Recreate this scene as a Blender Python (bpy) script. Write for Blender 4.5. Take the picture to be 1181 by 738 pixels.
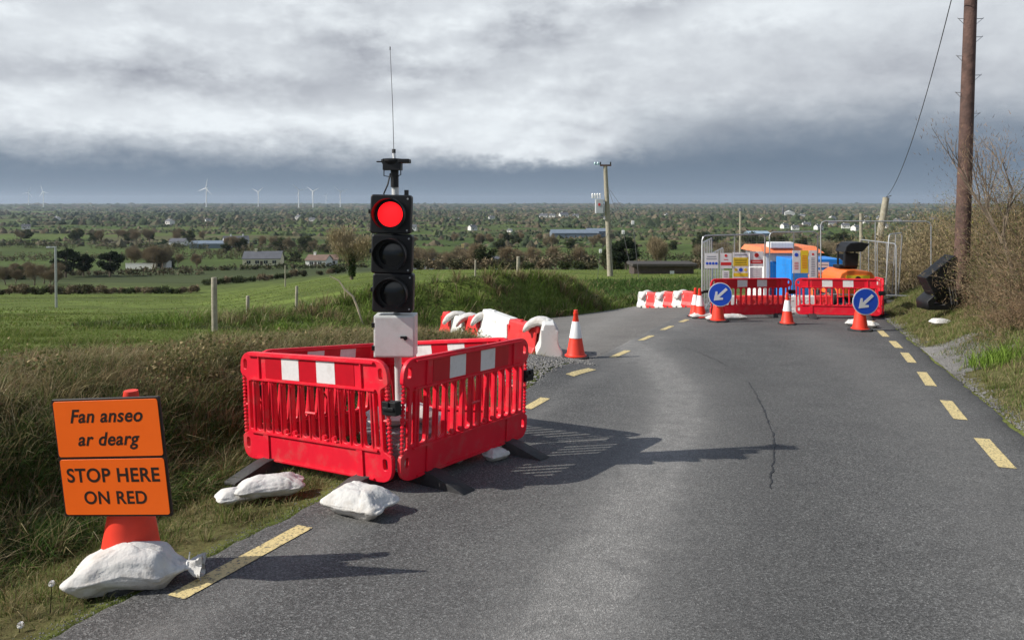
import bpy, bmesh, math, random
import numpy as np
from mathutils import Vector, Matrix, noise as mnoise
R = math.radians
random.seed(7); rng = np.random.default_rng(11)
scn = bpy.context.scene
for o in list(bpy.data.objects): bpy.data.objects.remove(o)
col = scn.collection

# ------------------------------------------------------------------ camera
EYE = 2.0; F = 860.0; CX = 590.5; HY = 234.0
cd = bpy.data.cameras.new('camera'); cam = bpy.data.objects.new('camera', cd); col.objects.link(cam)
cam.location = (0, 0, EYE); cam.rotation_euler = (R(90), 0, 0)
cd.sensor_width = 36; cd.lens = 36*F/1181; cd.shift_y = -(369-HY)/1181
cd.clip_start = 0.05; cd.clip_end = 30000
scn.camera = cam
# ------------------------------------------------------------------ exposure
vs = scn.view_settings
vs.view_transform = 'Standard'; vs.look = 'None'; vs.gamma = 1; vs.exposure = 0.25; vs.use_curve_mapping = False
# ------------------------------------------------------------------ sun
SUN_AZ, SUN_EL = R(10), R(36.5)
sd = bpy.data.lights.new('sun', 'SUN'); sun = bpy.data.objects.new('sun', sd); col.objects.link(sun)
sd.energy = 4.4; sd.angle = R(0.5); sd.color = (1.0, 0.95, 0.86)
L = Vector((math.cos(SUN_AZ)*math.cos(SUN_EL), math.sin(SUN_AZ)*math.cos(SUN_EL), -math.sin(SUN_EL)))
sun.rotation_euler = L.to_track_quat('-Z', 'Y').to_euler()
# ------------------------------------------------------------------ world: Nishita sky with broken storm cloud
w = bpy.data.worlds.new('World'); scn.world = w; w.use_nodes = True
nt = w.node_tree; nt.nodes.clear()
def N(t, **k):
    n = nt.nodes.new(t)
    for a, b in k.items(): setattr(n, a, b)
    return n
def lk(a, b): nt.links.new(a, b)
def M(op, a, b=None, c=None, clamp=False):
    n = N('ShaderNodeMath', operation=op); n.use_clamp = clamp
    for i, v in enumerate((a, b, c)):
        if v is None: continue
        if isinstance(v, (int, float)): n.inputs[i].default_value = v
        else: lk(v, n.inputs[i])
    return n.outputs[0]
def MIX(f, a, b):
    n = N('ShaderNodeMix', data_type='RGBA')
    if isinstance(f, (int, float)): n.inputs[0].default_value = f
    else: lk(f, n.inputs[0])
    for i, v in ((6, a), (7, b)):
        if isinstance(v, tuple): n.inputs[i].default_value = (*v, 1)
        else: lk(v, n.inputs[i])
    return n.outputs[2]
sky = N('ShaderNodeTexSky', sky_type='NISHITA'); sky.sun_disc = False
sky.sun_elevation = SUN_EL; sky.sun_rotation = R(260); sky.air_density = 1.0; sky.dust_density = 1.0
skys = N('ShaderNodeVectorMath', operation='SCALE'); lk(sky.outputs[0], skys.inputs[0]); skys.inputs[3].default_value = 0.10
geo = N('ShaderNodeTexCoord'); sep = N('ShaderNodeSeparateXYZ'); lk(geo.outputs['Generated'], sep.inputs[0])
azr = M('ARCTAN2', sep.outputs[0], sep.outputs[1]); elr = M('ARCSINE', sep.outputs[2])
AZ = M('MULTIPLY', azr, 57.2958); EL = M('MULTIPLY', elr, 57.2958)      # degrees
def NOI(sx, sy, detail=6, rough=0.55, off=0.0, da=0.0, de=0.0):
    c = N('ShaderNodeCombineXYZ'); lk(M('MULTIPLY', M('ADD', AZ, da), sx), c.inputs[0]); lk(M('MULTIPLY', M('ADD', EL, de), sy), c.inputs[1]); c.inputs[2].default_value = off
    n = N('ShaderNodeTexNoise'); n.inputs['Scale'].default_value = 1; n.inputs['Detail'].default_value = detail; n.inputs['Roughness'].default_value = rough
    lk(c.outputs[0], n.inputs['Vector'])
    return M('SUBTRACT', n.outputs[0], 0.5)
n1 = NOI(0.15, 0.30, 8, 0.6, 1.3); n2 = NOI(0.45, 0.75, 7, 0.62, 5.1); n3 = NOI(0.05, 0.16, 5, 0.5, 9.2); n4 = NOI(1.1, 1.9, 5, 0.6, 3.3)
wa = M('ADD', AZ, M('ADD', M('MULTIPLY', n1, 5.0), M('MULTIPLY', n2, 2.5)))
we = M('ADD', EL, M('ADD', M('MULTIPLY', n1, 2.2), M('ADD', M('MULTIPLY', n2, 2.4), M('MULTIPLY', n4, 0.9))))
def GB(px, py, wx, wy, amp):                                         # a soft cloud bank at a bearing / elevation
    a0 = math.degrees(math.atan((px-CX)/F)); e0 = (HY-py)/F*57.3*math.cos(math.radians(a0))
    sa = wx/F*57.3; se = wy/F*57.3
    a = M('DIVIDE', M('SUBTRACT', wa, a0), sa); e = M('DIVIDE', M('SUBTRACT', we, e0), se)
    q = M('ADD', M('MULTIPLY', a, a), M('MULTIPLY', e, e))
    return M('MULTIPLY', M('POWER', 2.71828, M('MULTIPLY', q, -1.0)), amp)
# lit cloud deck brightness
v = M('ADD', 0.61, M('MULTIPLY', n3, 0.20))
v = M('ADD', v, M('MULTIPLY', n1, 0.20)); v = M('ADD', v, M('MULTIPLY', n2, 0.12)); v = M('ADD', v, M('MULTIPLY', n4, 0.04))
for b in [(120, 55, 120, 22, .07), (70, 88, 170, 13, -.10), (185, 92, 70, 18, -.10), (340, 104, 110, 22, -.15), (415, 80, 45, 34, -.09), (205, 60, 50, 10, -.06), (100, 55, 160, 14, -.04), (290, 70, 50, 20, .03),
          (610, 42, 55, 26, -.16), (740, 18, 60, 18, -.20), (860, 20, 130, 14, .12), (620, 140, 110, 34, .10),
          (240, 140, 260, 26, .12), (720, 165, 60, 14, .06), (930, 120, 200, 50, -.09), (500, 20, 160, 24, .05), (1120, 60, 90, 60, -.04), (200, 8, 260, 16, .03)]:
    v = M('ADD', v, GB(*b))
# cumulus relief: sunlit upper left sides, grey undersides
bA = NOI(0.115, 0.24, 10, 0.56, 14.2); bB = NOI(0.115, 0.24, 10, 0.56, 14.2, -0.8, 0.85)
rel = M('SUBTRACT', bA, bB)
puff = M('MULTIPLY', M('MULTIPLY', M('ADD', bA, 0.16), 4.5, clamp=True), M('SUBTRACT', 1.0, M('MULTIPLY', M('DIVIDE', M('SUBTRACT', AZ, 9.0), 12.0, clamp=True), 0.65)))
v = M('ADD', v, M('MULTIPLY', M('MULTIPLY', rel, 1.2), puff))
v = M('SUBTRACT', v, M('MULTIPLY', M('MAXIMUM', bA, 0.0), 0.5))
v = M('MINIMUM', M('MAXIMUM', v, 0.22), 0.78)
cr = N('ShaderNodeCombineColor'); lk(M('MULTIPLY', v, 0.93), cr.inputs[0]); lk(M('MULTIPLY', v, 0.985), cr.inputs[1]); lk(M('ADD', M('MULTIPLY', v, 0.955), 0.055), cr.inputs[2])
# dark rain curtain below the deck
lowv = M('MULTIPLY_ADD', M('DIVIDE', EL, 4.0), -0.028, 1.0)
storm = MIX(M('MULTIPLY', M('MULTIPLY', EL, 0.33), 1.0, clamp=True), (0.175, 0.228, 0.295), (0.130, 0.175, 0.235))
edge = M('ADD', EL, M('ADD', M('MULTIPLY', n2, 1.3), M('ADD', M('MULTIPLY', n4, 0.8), M('MULTIPLY', n1, 2.2))))
edge = M('ADD', edge, M('ADD', GB(640, 165, 110, 24, 1.2), GB(1000, 170, 220, 60, -1.0)))
soft = M('ADD', 3.6, M('MULTIPLY', M('MULTIPLY', M('ADD', AZ, 0.0), 0.10, clamp=True), 3.2))
soft = M('SUBTRACT', soft, GB(660, 172, 110, 34, 2.3))
f = M('DIVIDE', M('SUBTRACT', edge, 1.9), soft, clamp=True)
f = M('MULTIPLY', M('MULTIPLY', f, f), M('SUBTRACT', 3.0, M('MULTIPLY', f, 2.0)))
cl = MIX(f, storm, cr.outputs[0])
# the deck thins out well above the frame, towards clear sky
hi = M('DIVIDE', M('SUBTRACT', EL, M('ADD', 19.0, M('MULTIPLY', n1, 14.0))), 12.0, clamp=True)
hi = M('MULTIPLY', hi, 0.88)
full = MIX(hi, cl, skys.outputs[0])
bg = N('ShaderNodeBackground'); lk(full, bg.inputs[0]); bg.inputs[1].default_value = 1.0
wo = N('ShaderNodeOutputWorld'); lk(bg.outputs[0], wo.inputs[0])

# ------------------------------------------------------------------ helpers
def sm(x, a, b):
    t = np.clip((np.asarray(x, float)-a)/(b-a), 0, 1); return t*t*(3-2*t)
def vnoise(x, y, s, seed=0):                                          # cheap value noise, vectorised
    x = np.asarray(x, float)/s; y = np.asarray(y, float)/s
    xi = np.floor(x).astype(np.int64); yi = np.floor(y).astype(np.int64); fx = x-xi; fy = y-yi
    fx = fx*fx*(3-2*fx); fy = fy*fy*(3-2*fy)
    def h(a, b):
        n = (a*374761393 + b*668265263 + seed*362437) & 0x7fffffff
        n = ((n ^ (n >> 13))*1274126177) & 0x7fffffff
        n = (n ^ (n >> 16)) & 0xffff
        return n/65535.0
    return (h(xi, yi)*(1-fx)+h(xi+1, yi)*fx)*(1-fy)+(h(xi, yi+1)*(1-fx)+h(xi+1, yi+1)*fx)*fy - .5
def fbm(x, y, s, seed=0, o=4):
    r = 0; a = 1
    for i in range(o): r = r+a*vnoise(x, y, s, seed+i); a *= .5; s *= .5
    return r
FARY = [120, 200, 300, 450, 600, 1000, 2000, 4000, 6500, 9000, 12000]
FARD = [14.8, 20, 25, 28, 29.5, 33, 38, 41, 27, 20, 14]
DLY = [-20, 0, 8, 16, 60]+FARY; DLD = [-1.2, 0.8, 1.75, 2.75, 8.5]+FARD
DRY = [-20, 35, 60, 100, 150, 220, 300]+FARY[3:]; DRD = [2, 4.3, 5.9, 9.0, 13.5, 20, 25]+FARD[3:]
def sleft(x, y): return (-3.59+.41*y-x)*.925                          # metres left of the left yellow line
def rright(x, y): return (x-(1.91+.38*y))*.935
MLINE = [(-8.0, 20.6), (-4.0, 22.4), (-.4, 24.5), (3.4, 29.2)]
BFX = [-14, -3.3, -.5, 2.5, 5, 12]; BFY = [19.4, 20.3, 22.2, 25.8, 30.0, 33]
def segd(x, y, pts):
    d = np.full(np.shape(x), 1e9); k = np.zeros(np.shape(x))
    for i in range(len(pts)-1):
        ax, ay = pts[i]; bx, by = pts[i+1]; l2 = (bx-ax)**2+(by-ay)**2
        t = np.clip(((x-ax)*(bx-ax)+(y-ay)*(by-ay))/l2, 0, 1)
        q = np.hypot(x-ax-t*(bx-ax), y-ay-t*(by-ay)); m = q < d
        d = np.where(m, q, d); k = np.where(m, (i+t)/(len(pts)-1), k)
    return d, k
def H(x, y, rough=True):
    x = np.asarray(x, float); y = np.asarray(y, float)
    yy = np.maximum(y, 1.0); t = x/yy
    s = sleft(x, y); r = rright(x, y)
    P = 2+.055*y+.03*np.maximum(0, y-20)
    bank = np.interp(s, [.3, .8, 1.7, 2.1, 2.6, 3.1, 3.6, 4.4], [0, -.05, -.2, -.12, .32, .58, .66, .62])
    bank = bank*(1-.35*sm(y, 7, 13))*(1-sm(y, 12.6, 16.5)*sm(s, -.2, .6))
    bank = bank*np.where(s < 2.0, 1-.6*sm(y, 9, 11), 1)
    drop = .06*np.clip(s, 0, 12)*sm(y, 11, 16)
    vr = np.interp(r, [.4, .9, 1.8, 3.0, 4.5, 8], [0, .12, .56, 1.0, 1.7, 2.0])*(1-.75*sm(y, 22, 34))
    Dn = P-bank+drop-vr
    Dr = Dn*(1-sm(y, 32, 50))+np.interp(y, DRY, DRD)*sm(y, 32, 50)
    DL = np.interp(y, DLY, DLD)
    wn = 1-sm(s, 3.9, 5.8); wb = sm(t, -.45, -.12)
    k = sm(y, 13, 20); wgt = wn*(1-k)+wb*k
    D = Dr*wgt+DL*(1-wgt)
    d, q = segd(x, y, MLINE)
    mh = np.interp(q, [0, .33, .7, .88, 1], [.05, .9, 1.4, 1.0, .35])
    D = D-mh*1.15*np.exp(-(d/1.9)**2)*(1+.3*fbm(x, y, 2.2, 71))*np.where(x > -3.3, sm(y-np.interp(x, BFX, BFY), -.1, 1.9), 1)
    D = D-.28*np.exp(-(np.hypot((x-.05), (y-11.6)/1.5)/.9)**2)
    if rough:
        off = np.clip(np.maximum(s-.5, r-.5), 0, 2)/2
        amp = .12*off*np.clip(1-s/12, .25, 1)
        D = D+amp*fbm(x, y, 1.1, 3)*np.where(y < 60, 1, 0)+fbm(x, y, 60, 9)*np.clip((y-80)/500, 0, 1.2)*2.2
        D = D + sm(y, 4200, 6500)*fbm(x, x*0, 1700, 5)*14
    return EYE-D
def h1(x, y): return float(H(np.array([x]), np.array([y]))[0])
def spot(px, depth): x = (px-CX)/F*depth; return x, depth, h1(x, depth)
def onroad(px, py):                                                   # ground point of the road plane
    y = 2.0/((py-HY)/F-.055); return (px-CX)/F*y, y
rng2 = np.random.default_rng(5)
def tag(o, label=None, cat=None, group=None, kind=None):
    for k, vv in (('label', label), ('category', cat), ('group', group), ('kind', kind)):
        if vv: o[k] = vv
    return o
def empty(name, loc, rz=0, label=None, cat=None, group=None):
    o = bpy.data.objects.new(name, None); col.objects.link(o); o.location = loc; o.rotation_euler = (0, 0, rz); o.empty_display_size = .1
    return tag(o, label, cat, group)
def mesh_obj(name, me, parent=None, mat=None, smooth=False):
    o = bpy.data.objects.new(name, me); col.objects.link(o); o.parent = parent
    if mat and not me.materials: me.materials.append(mat)
    if smooth: me.polygons.foreach_set('use_smooth', [True]*len(me.polygons))
    return o
class MB:
    def __init__(s): s.v = []; s.f = []
    def add(s, vs, fs, m=None):
        b = len(s.v); s.v += [tuple(m @ Vector(p)) if m else tuple(p) for p in vs]; s.f += [tuple(i+b for i in f) for f in fs]; return s
    def box(s, c, d, m=None, taper=1.0, rz=0):
        x, y, z = d[0]/2, d[1]/2, d[2]/2
        vs = [(sx*x*(taper if sz > 0 else 1), sy*y*(taper if sz > 0 else 1), sz*z) for sz in (-1, 1) for sx, sy in ((-1, -1), (1, -1), (1, 1), (-1, 1))]
        if rz: vs = [(a*math.cos(rz)-b*math.sin(rz), a*math.sin(rz)+b*math.cos(rz), q) for a, b, q in vs]
        vs = [(a+c[0], b+c[1], q+c[2]) for a, b, q in vs]
        return s.add(vs, [(3, 2, 1, 0), (4, 5, 6, 7), (0, 1, 5, 4), (1, 2, 6, 5), (2, 3, 7, 6), (3, 0, 4, 7)], m)
    def tube(s, pts, rad, n=8, m=None):
        pts = [Vector(p) for p in pts]
        if not hasattr(rad, '__len__'): rad = [rad]*len(pts)
        vs = []; fs = []; up = None
        for i, p in enumerate(pts):
            d = (pts[min(i+1, len(pts)-1)]-pts[max(i-1, 0)]).normalized()
            if up is None: up = Vector((0, 0, 1)) if abs(d.z) < .9 else Vector((1, 0, 0))
            a = d.cross(up).normalized(); b = a.cross(d).normalized(); up = b
            for k in range(n):
                t = 2*math.pi*k/n; vs.append(p+(a*math.cos(t)+b*math.sin(t))*rad[i])
        for i in range(len(pts)-1):
            for k in range(n):
                fs.append((i*n+k, i*n+(k+1) % n, (i+1)*n+(k+1) % n, (i+1)*n+k))
        fs.append(tuple(range(n))); fs.append(tuple(reversed(range((len(pts)-1)*n, len(pts)*n))))
        return s.add(vs, fs, m)
    def lathe(s, prof, n=24, m=None):
        vs = []; fs = []
        for r_, z in prof:
            for k in range(n): t = 2*math.pi*k/n; vs.append((r_*math.cos(t), r_*math.sin(t), z))
        for i in range(len(prof)-1):
            for k in range(n): fs.append((i*n+k, i*n+(k+1) % n, (i+1)*n+(k+1) % n, (i+1)*n+k))
        fs.append(tuple(reversed(range(n)))); fs.append(tuple(range((len(prof)-1)*n, len(prof)*n)))
        return s.add(vs, fs, m)
    def prism(s, poly, y0, y1, m=None):                                # polygon in XZ extruded along Y
        n = len(poly); vs = [(a, y0, b) for a, b in poly]+[(a, y1, b) for a, b in poly]
        fs = [tuple(range(n)), tuple(reversed(range(n, 2*n)))]+[(i, i+n, (i+1) % n+n, (i+1) % n) for i in range(n)]
        return s.add(vs, fs, m)
    def build(s, name, mat, parent=None, smooth=False, bevel=0, loc=None):
        me = bpy.data.meshes.new(name); me.from_pydata(s.v, [], s.f); me.validate()
        bm = bmesh.new(); bm.from_mesh(me); bmesh.ops.recalc_face_normals(bm, faces=bm.faces)
        if bevel:
            bmesh.ops.remove_doubles(bm, verts=bm.verts, dist=1e-5)
            es = [e for e in bm.edges if len(e.link_faces) == 2 and e.calc_face_angle(0) > R(35)]
            bmesh.ops.bevel(bm, geom=es, offset=bevel, segments=2, affect='EDGES', profile=.6)
        bm.to_mesh(me); bm.free()
        o = mesh_obj(name, me, parent, mat)
        if smooth:
            me.polygons.foreach_set('use_smooth', [True]*len(me.polygons))
            me.set_sharp_from_angle(angle=R(38))
        if loc: o.location = loc
        return o
def copy_tree(o, parent=None):
    c = o.copy(); col.objects.link(c); c.parent = parent
    for ch in list(o.children): copy_tree(ch, c)
    return c
# ---- materials
def newmat(name):
    m = bpy.data.materials.new(name); m.use_nodes = True; return m, m.node_tree, m.node_tree.nodes['Principled BSDF']
def mat(name, c, rough=.6, var=.12, scale=6, metal=0, bump=0, bscale=40, spec=.5, dirt=None, dscale=2.5, damt=.5, coat=0, emis=None, estr=0):
    m, t, b = newmat(name)
    tc = t.nodes.new('ShaderNodeTexCoord')
    n = t.nodes.new('ShaderNodeTexNoise'); n.inputs['Scale'].default_value = scale; n.inputs['Detail'].default_value = 5
    t.links.new(tc.outputs['Object'], n.inputs['Vector'])
    r = t.nodes.new('ShaderNodeValToRGB'); r.color_ramp.elements[0].position = .3; r.color_ramp.elements[1].position = .7
    r.color_ramp.elements[0].color = (*[max(0, k*(1-var)) for k in c], 1); r.color_ramp.elements[1].color = (*[min(1, k*(1+var)) for k in c], 1)
    t.links.new(n.outputs[0], r.inputs[0]); out = r.outputs[0]
    if dirt:
        n2_ = t.nodes.new('ShaderNodeTexNoise'); n2_.inputs['Scale'].default_value = dscale; n2_.inputs['Detail'].default_value = 8; n2_.inputs['Roughness'].default_value = .65
        t.links.new(tc.outputs['Object'], n2_.inputs['Vector'])
        r2 = t.nodes.new('ShaderNodeValToRGB'); r2.color_ramp.elements[0].position = .5; r2.color_ramp.elements[1].position = .72
        r2.color_ramp.elements[0].color = (0, 0, 0, 1); r2.color_ramp.elements[1].color = (damt, damt, damt, 1)
        t.links.new(n2_.outputs[0], r2.inputs[0])
        mx = t.nodes.new('ShaderNodeMix'); mx.data_type = 'RGBA'; mx.inputs[7].default_value = (*dirt, 1)
        t.links.new(r2.outputs[0], mx.inputs[0]); t.links.new(out, mx.inputs[6]); out = mx.outputs[2]
    t.links.new(out, b.inputs['Base Color'])
    b.inputs['Roughness'].default_value = rough; b.inputs['Metallic'].default_value = metal
    b.inputs['Specular IOR Level'].default_value = spec; b.inputs['Coat Weight'].default_value = coat
    if emis: b.inputs['Emission Color'].default_value = (*emis, 1); b.inputs['Emission Strength'].default_value = estr
    if bump:
        nb = t.nodes.new('ShaderNodeTexNoise'); nb.inputs['Scale'].default_value = bscale; nb.inputs['Detail'].default_value = 4
        t.links.new(tc.outputs['Object'], nb.inputs['Vector'])
        bn = t.nodes.new('ShaderNodeBump'); bn.inputs['Strength'].default_value = bump; bn.inputs['Distance'].default_value = .02
        t.links.new(nb.outputs[0], bn.inputs['Height']); t.links.new(bn.outputs[0], b.inputs['Normal'])
    return m
def attrmat(name, rough=.7, transl=.35, spec=.15):
    m, t, b = newmat(name)
    a = t.nodes.new('ShaderNodeAttribute'); a.attribute_name = 'tint'
    t.links.new(a.outputs['Color'], b.inputs['Base Color']); b.inputs['Roughness'].default_value = rough; b.inputs['Specular IOR Level'].default_value = spec
    if transl:
        tr = t.nodes.new('ShaderNodeBsdfTranslucent'); t.links.new(a.outputs['Color'], tr.inputs[0])
        mx = t.nodes.new('ShaderNodeMixShader'); mx.inputs[0].default_value = transl
        t.links.new(b.outputs[0], mx.inputs[1]); t.links.new(tr.outputs[0], mx.inputs[2])
        t.links.new(mx.outputs[0], t.nodes['Material Output'].inputs[0])
    return m
RED = (0.74, 0.010, 0.032)
m_red = mat('red_plastic', RED, .46, .10, 3, spec=.4, dirt=(.42, .13, .11), damt=.55, dscale=6, bump=.05, bscale=60)
m_white_ref = mat('white_reflective', (.72, .70, .70), .4, .04, 30, dirt=(.45, .40, .38), damt=.4, dscale=9)
m_redref = mat('red_reflective', (.50, .008, .02), .3, .06, 20)
m_black = mat('black_plastic', (.007, .0075, .009), .5, .2, 8, spec=.4)
m_rubber = mat('black_rubber', (.028, .028, .03), .7, .3, 8, bump=.3, dirt=(.1, .1, .1), damt=.5)
m_lens = mat('dark_lens', (.008, .01, .012), .15, .1, 20, spec=.6)
m_orange = mat('orange_sheeting', (1.0, .15, .012), .38, .03, 10)
m_ink = mat('black_ink', (.02, .012, .01), .5, .1, 10)
m_cone = mat('cone_red', (.80, .045, .02), .5, .08, 6, dirt=(.3, .06, .04), damt=.4)
m_conew = mat('cone_sleeve', (.78, .78, .78), .4, .05, 12, dirt=(.5, .48, .45), damt=.4)
m_bag = mat('woven_sack', (.60, .59, .57), .85, .10, 14, bump=.45, bscale=26, dirt=(.34, .29, .23), damt=.7, dscale=6)
m_grey_metal = mat('galvanised', (.45, .46, .47), .42, .12, 9, metal=.6)
m_cabinet = mat('cabinet_paint', (.62, .63, .62), .45, .05, 5, dirt=(.35, .33, .3), damt=.4, dscale=5)
m_chequer = mat('chequer_metal', (.33, .33, .33), .45, .15, 12, metal=.5, bump=1, bscale=30)
m_wood_dark = mat('tarred_pole_wood', (.105, .06, .048), .85, .35, 5, bump=.8, bscale=18, dirt=(.022, .02, .02), damt=.9, dscale=1.0)
m_wood_grey = mat('weathered_wood', (.34, .31, .24), .85, .2, 8, bump=.5, dirt=(.18, .17, .13), damt=.6)
m_blue = mat('blue_paint', (.015, .24, .72), .45, .08, 3, dirt=(.02, .12, .35), damt=.5, dscale=1)
m_bluesign = mat('blue_sheeting', (.018, .09, .60), .35, .04, 10)
m_signwhite = mat('sign_white', (.78, .78, .78), .4, .03, 10)
m_yellow = mat('sign_yellow', (.85, .62, .04), .4, .04, 10)
m_signred = mat('sign_red', (.65, .03, .03), .4, .04, 10)
m_orange_paint = mat('orange_paint', (.80, .17, .03), .45, .12, 2, dirt=(.4, .16, .07), damt=.5)
m_wall_white = mat('white_render', (.72, .71, .68), .8, .05, .5)
m_wall_cream = mat('cream_render', (.62, .57, .42), .8, .05, .5)
m_slate = mat('grey_slate', (.10, .105, .12), .7, .15, .5)
m_tile = mat('brown_tile', (.17, .11, .085), .8, .15, .5)
m_tin = mat('blue_grey_sheeting', (.16, .20, .25), .6, .1, .3)
m_glass = mat('window_dark', (.03, .035, .045), .15, .1, 3)
m_turb = mat('turbine_white', (.80, .81, .82), .5, .02, .1)
m_shedwall = mat('shed_cladding', (.075, .055, .045), .8, .25, 3, bump=.3)
m_stone = mat('gravel_stone', (.17, .165, .16), .9, .45, .9)
m_wire = mat('wire_dark', (.05, .05, .05), .6, .1, 5)

# ------------------------------------------------------------------ large structure: ground
def grid_mesh(X, Y, Z, name, mask=None):
    ny, nx = X.shape
    co = np.stack([X, Y, Z], -1).reshape(-1, 3)
    ii = (np.arange(ny-1)[:, None]*nx+np.arange(nx-1)[None]).reshape(-1)
    q = np.stack([ii, ii+1, ii+nx+1, ii+nx], -1)
    if mask is not None: q = q[mask.reshape(-1)]
    return fast_mesh(name, co, q, 4)
def fast_mesh(name, co, faces, k):
    me = bpy.data.meshes.new(name)
    me.vertices.add(len(co)); me.vertices.foreach_set('co', np.ascontiguousarray(co, np.float32).reshape(-1))
    nf = len(faces); me.loops.add(nf*k); me.loops.foreach_set('vertex_index', np.ascontiguousarray(faces, np.int32).reshape(-1))
    me.polygons.add(nf); me.polygons.foreach_set('loop_start', np.arange(nf, dtype=np.int32)*k)
    me.polygons.foreach_set('use_smooth', np.ones(nf, bool))
    me.update(calc_edges=True); return me
def settint(me, c, dom='POINT', name='tint'):
    a = me.color_attributes.new(name, 'FLOAT_COLOR', dom)
    c4 = np.ones((len(c), 4), np.float32); c4[:, :3] = c; a.data.foreach_set('color', c4.reshape(-1))
XL = lambda y: -3.59+.41*y-.36
XR = lambda y: 1.91+.38*y+.50
def ragged(y, seed): return .045*fbm(y, y*0, .6, seed)+.035*fbm(y, y*0, .13, seed+9)
def in_main(x, y, m=0): return (x > XL(y)-m+ragged(y, 1)) & (x < XR(y)+m+ragged(y, 2)) & (y < 34)
BR = [(11.2, 1.35), (12.2, 1.1), (13.3, .6), (18, -1.75), (19.3, -3.2), (20.2, -7), (20.6, -14)]       # left edge of the side road: y, x
def bleft(y): return np.interp(y, [b[0] for b in BR], [b[1] for b in BR])
def bfar(x): return np.interp(x, BFX, BFY)
def in_branch(x, y, m=0): return (x > -3.3-m) & (y > 11.2) & (x > bleft(y)-m) & (y < bfar(x)+m) & (sleft(x, y) > -.5)
ys = np.concatenate([np.linspace(-8, 2, 24, endpoint=False), np.geomspace(2, 34, 330, endpoint=False), np.geomspace(34, 12000, 260)])
ts = np.linspace(-1, 1, 470); ts = np.sign(ts)*np.abs(ts)**1.15
Yg, Tg = np.meshgrid(ys, ts, indexing='ij'); Xg = Tg*(np.maximum(Yg, 0)*.95+9)
Zg = H(Xg, Yg)
inm = in_main(Xg, Yg, -.06) | in_branch(Xg, Yg, -.1)
Zg = np.where(inm, Zg-.06, Zg)
me = grid_mesh(Xg, Yg, Zg, 'ground')
# per-vertex ground cover: pasture near, patchwork of fields far
xf, yf = Xg.reshape(-1), Yg.reshape(-1)
def ground_col(x, y):
    n = fbm(x, y, 3.0, 21)[:, None]; n_ = fbm(x, y, 14, 31)[:, None]
    c = np.array([.105, .145, .036])*(1+.5*n+.35*n_)
    s = sleft(x, y); r = rright(x, y)
    vg = (sm(s, .2, .5)*(1-sm(s, 1.5, 2.2))*(1-sm(y, 14, 17)))[:, None]; c = c*(1-vg)+np.array([.095, .092, .042])*(1+.9*fbm(x, y, .6, 77)[:, None])*vg
    bk = (sm(s, 1.2, 2.2)*(1-sm(s, 4.2, 6.5))*(1-sm(y, 13, 18)))[:, None]
    c = c*(1-bk)+np.array([.07, .062, .03])*(1+.6*n)*bk
    rv = (sm(r, .3, .6)*(1-sm(y, 30, 45)))[:, None]
    c = c*(1-rv*.8)+np.array([.11, .095, .055])*(1+.5*n)*rv*.8
    return np.clip(c, .004, 1)
gc = ground_col(xf, yf); settint(me, gc)
m_ground, t, b = newmat('pasture_ground')
at_ = t.nodes.new('ShaderNodeAttribute'); at_.attribute_name = 'tint'
tc = t.nodes.new('ShaderNodeTexCoord')
def tn(t, scale, detail=5, vec=None, rough=.5):
    n = t.nodes.new('ShaderNodeTexNoise'); n.inputs['Scale'].default_value = scale; n.inputs['Detail'].default_value = detail; n.inputs['Roughness'].default_value = rough
    if vec: t.links.new(vec, n.inputs['Vector'])
    return n.outputs[0]
def tramp(t, src, els):
    r = t.nodes.new('ShaderNodeValToRGB'); e = r.color_ramp.elements
    while len(e) < len(els): e.new(.5)
    for k, (p, c) in enumerate(els): e[k].position = p; e[k].color = (*c, 1)
    t.links.new(src, r.inputs[0]); return r.outputs[0]
def tmix(t, f, a, b_, mode='MIX'):
    n = t.nodes.new('ShaderNodeMix'); n.data_type = 'RGBA'; n.blend_type = mode
    for i, v_ in ((0, f), (6, a), (7, b_)):
        if isinstance(v_, (int, float)): n.inputs[i].default_value = v_
        elif isinstance(v_, tuple): n.inputs[i].default_value = (*v_, 1)
        else: t.links.new(v_, n.inputs[i])
    return n.outputs[2]
def tmath(t, op, a, b_=None, clamp=False):
    n = t.nodes.new('ShaderNodeMath'); n.operation = op; n.use_clamp = clamp
    for i, v_ in enumerate((a, b_)):
        if v_ is None: continue
        if isinstance(v_, (int, float)): n.inputs[i].default_value = v_
        else: t.links.new(v_, n.inputs[i])
    return n.outputs[0]
oc = tc.outputs['Object']
fine = tramp(t, tn(t, 9, 6, oc, .7), [(.3, (.55, .5, .45)), (.7, (1.5, 1.5, 1.4))])
mid = tramp(t, tn(t, .6, 5, oc, .65), [(.35, (.75, .72, .7)), (.65, (1.25, 1.25, 1.15))])
near = tmix(t, 1.0, tmix(t, 1.0, at_.outputs['Color'], fine, 'MULTIPLY'), mid, 'MULTIPLY')
mp = t.nodes.new('ShaderNodeMapping'); mp.inputs['Scale'].default_value = (.0042, .0052, 0); mp.inputs['Rotation'].default_value = (0, 0, .5); t.links.new(oc, mp.inputs[0])
vo = t.nodes.new('ShaderNodeTexVoronoi'); vo.voronoi_dimensions = '2D'; vo.inputs['Scale'].default_value = 1; t.links.new(mp.outputs[0], vo.inputs['Vector'])
sc = t.nodes.new('ShaderNodeSeparateColor'); t.links.new(vo.outputs['Color'], sc.inputs[0])
fieldc = tramp(t, sc.outputs[0], [(0, (.055, .085, .022)), (.25, (.075, .115, .025)), (.45, (.05, .06, .028)), (.6, (.09, .13, .03)), (.8, (.10, .10, .045)), (1, (.04, .055, .025))])
fieldc = tmix(t, 1.0, fieldc, tramp(t, tn(t, .02, 6, oc, .7), [(.3, (.7, .7, .7)), (.7, (1.3, 1.3, 1.25))]), 'MULTIPLY')
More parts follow.
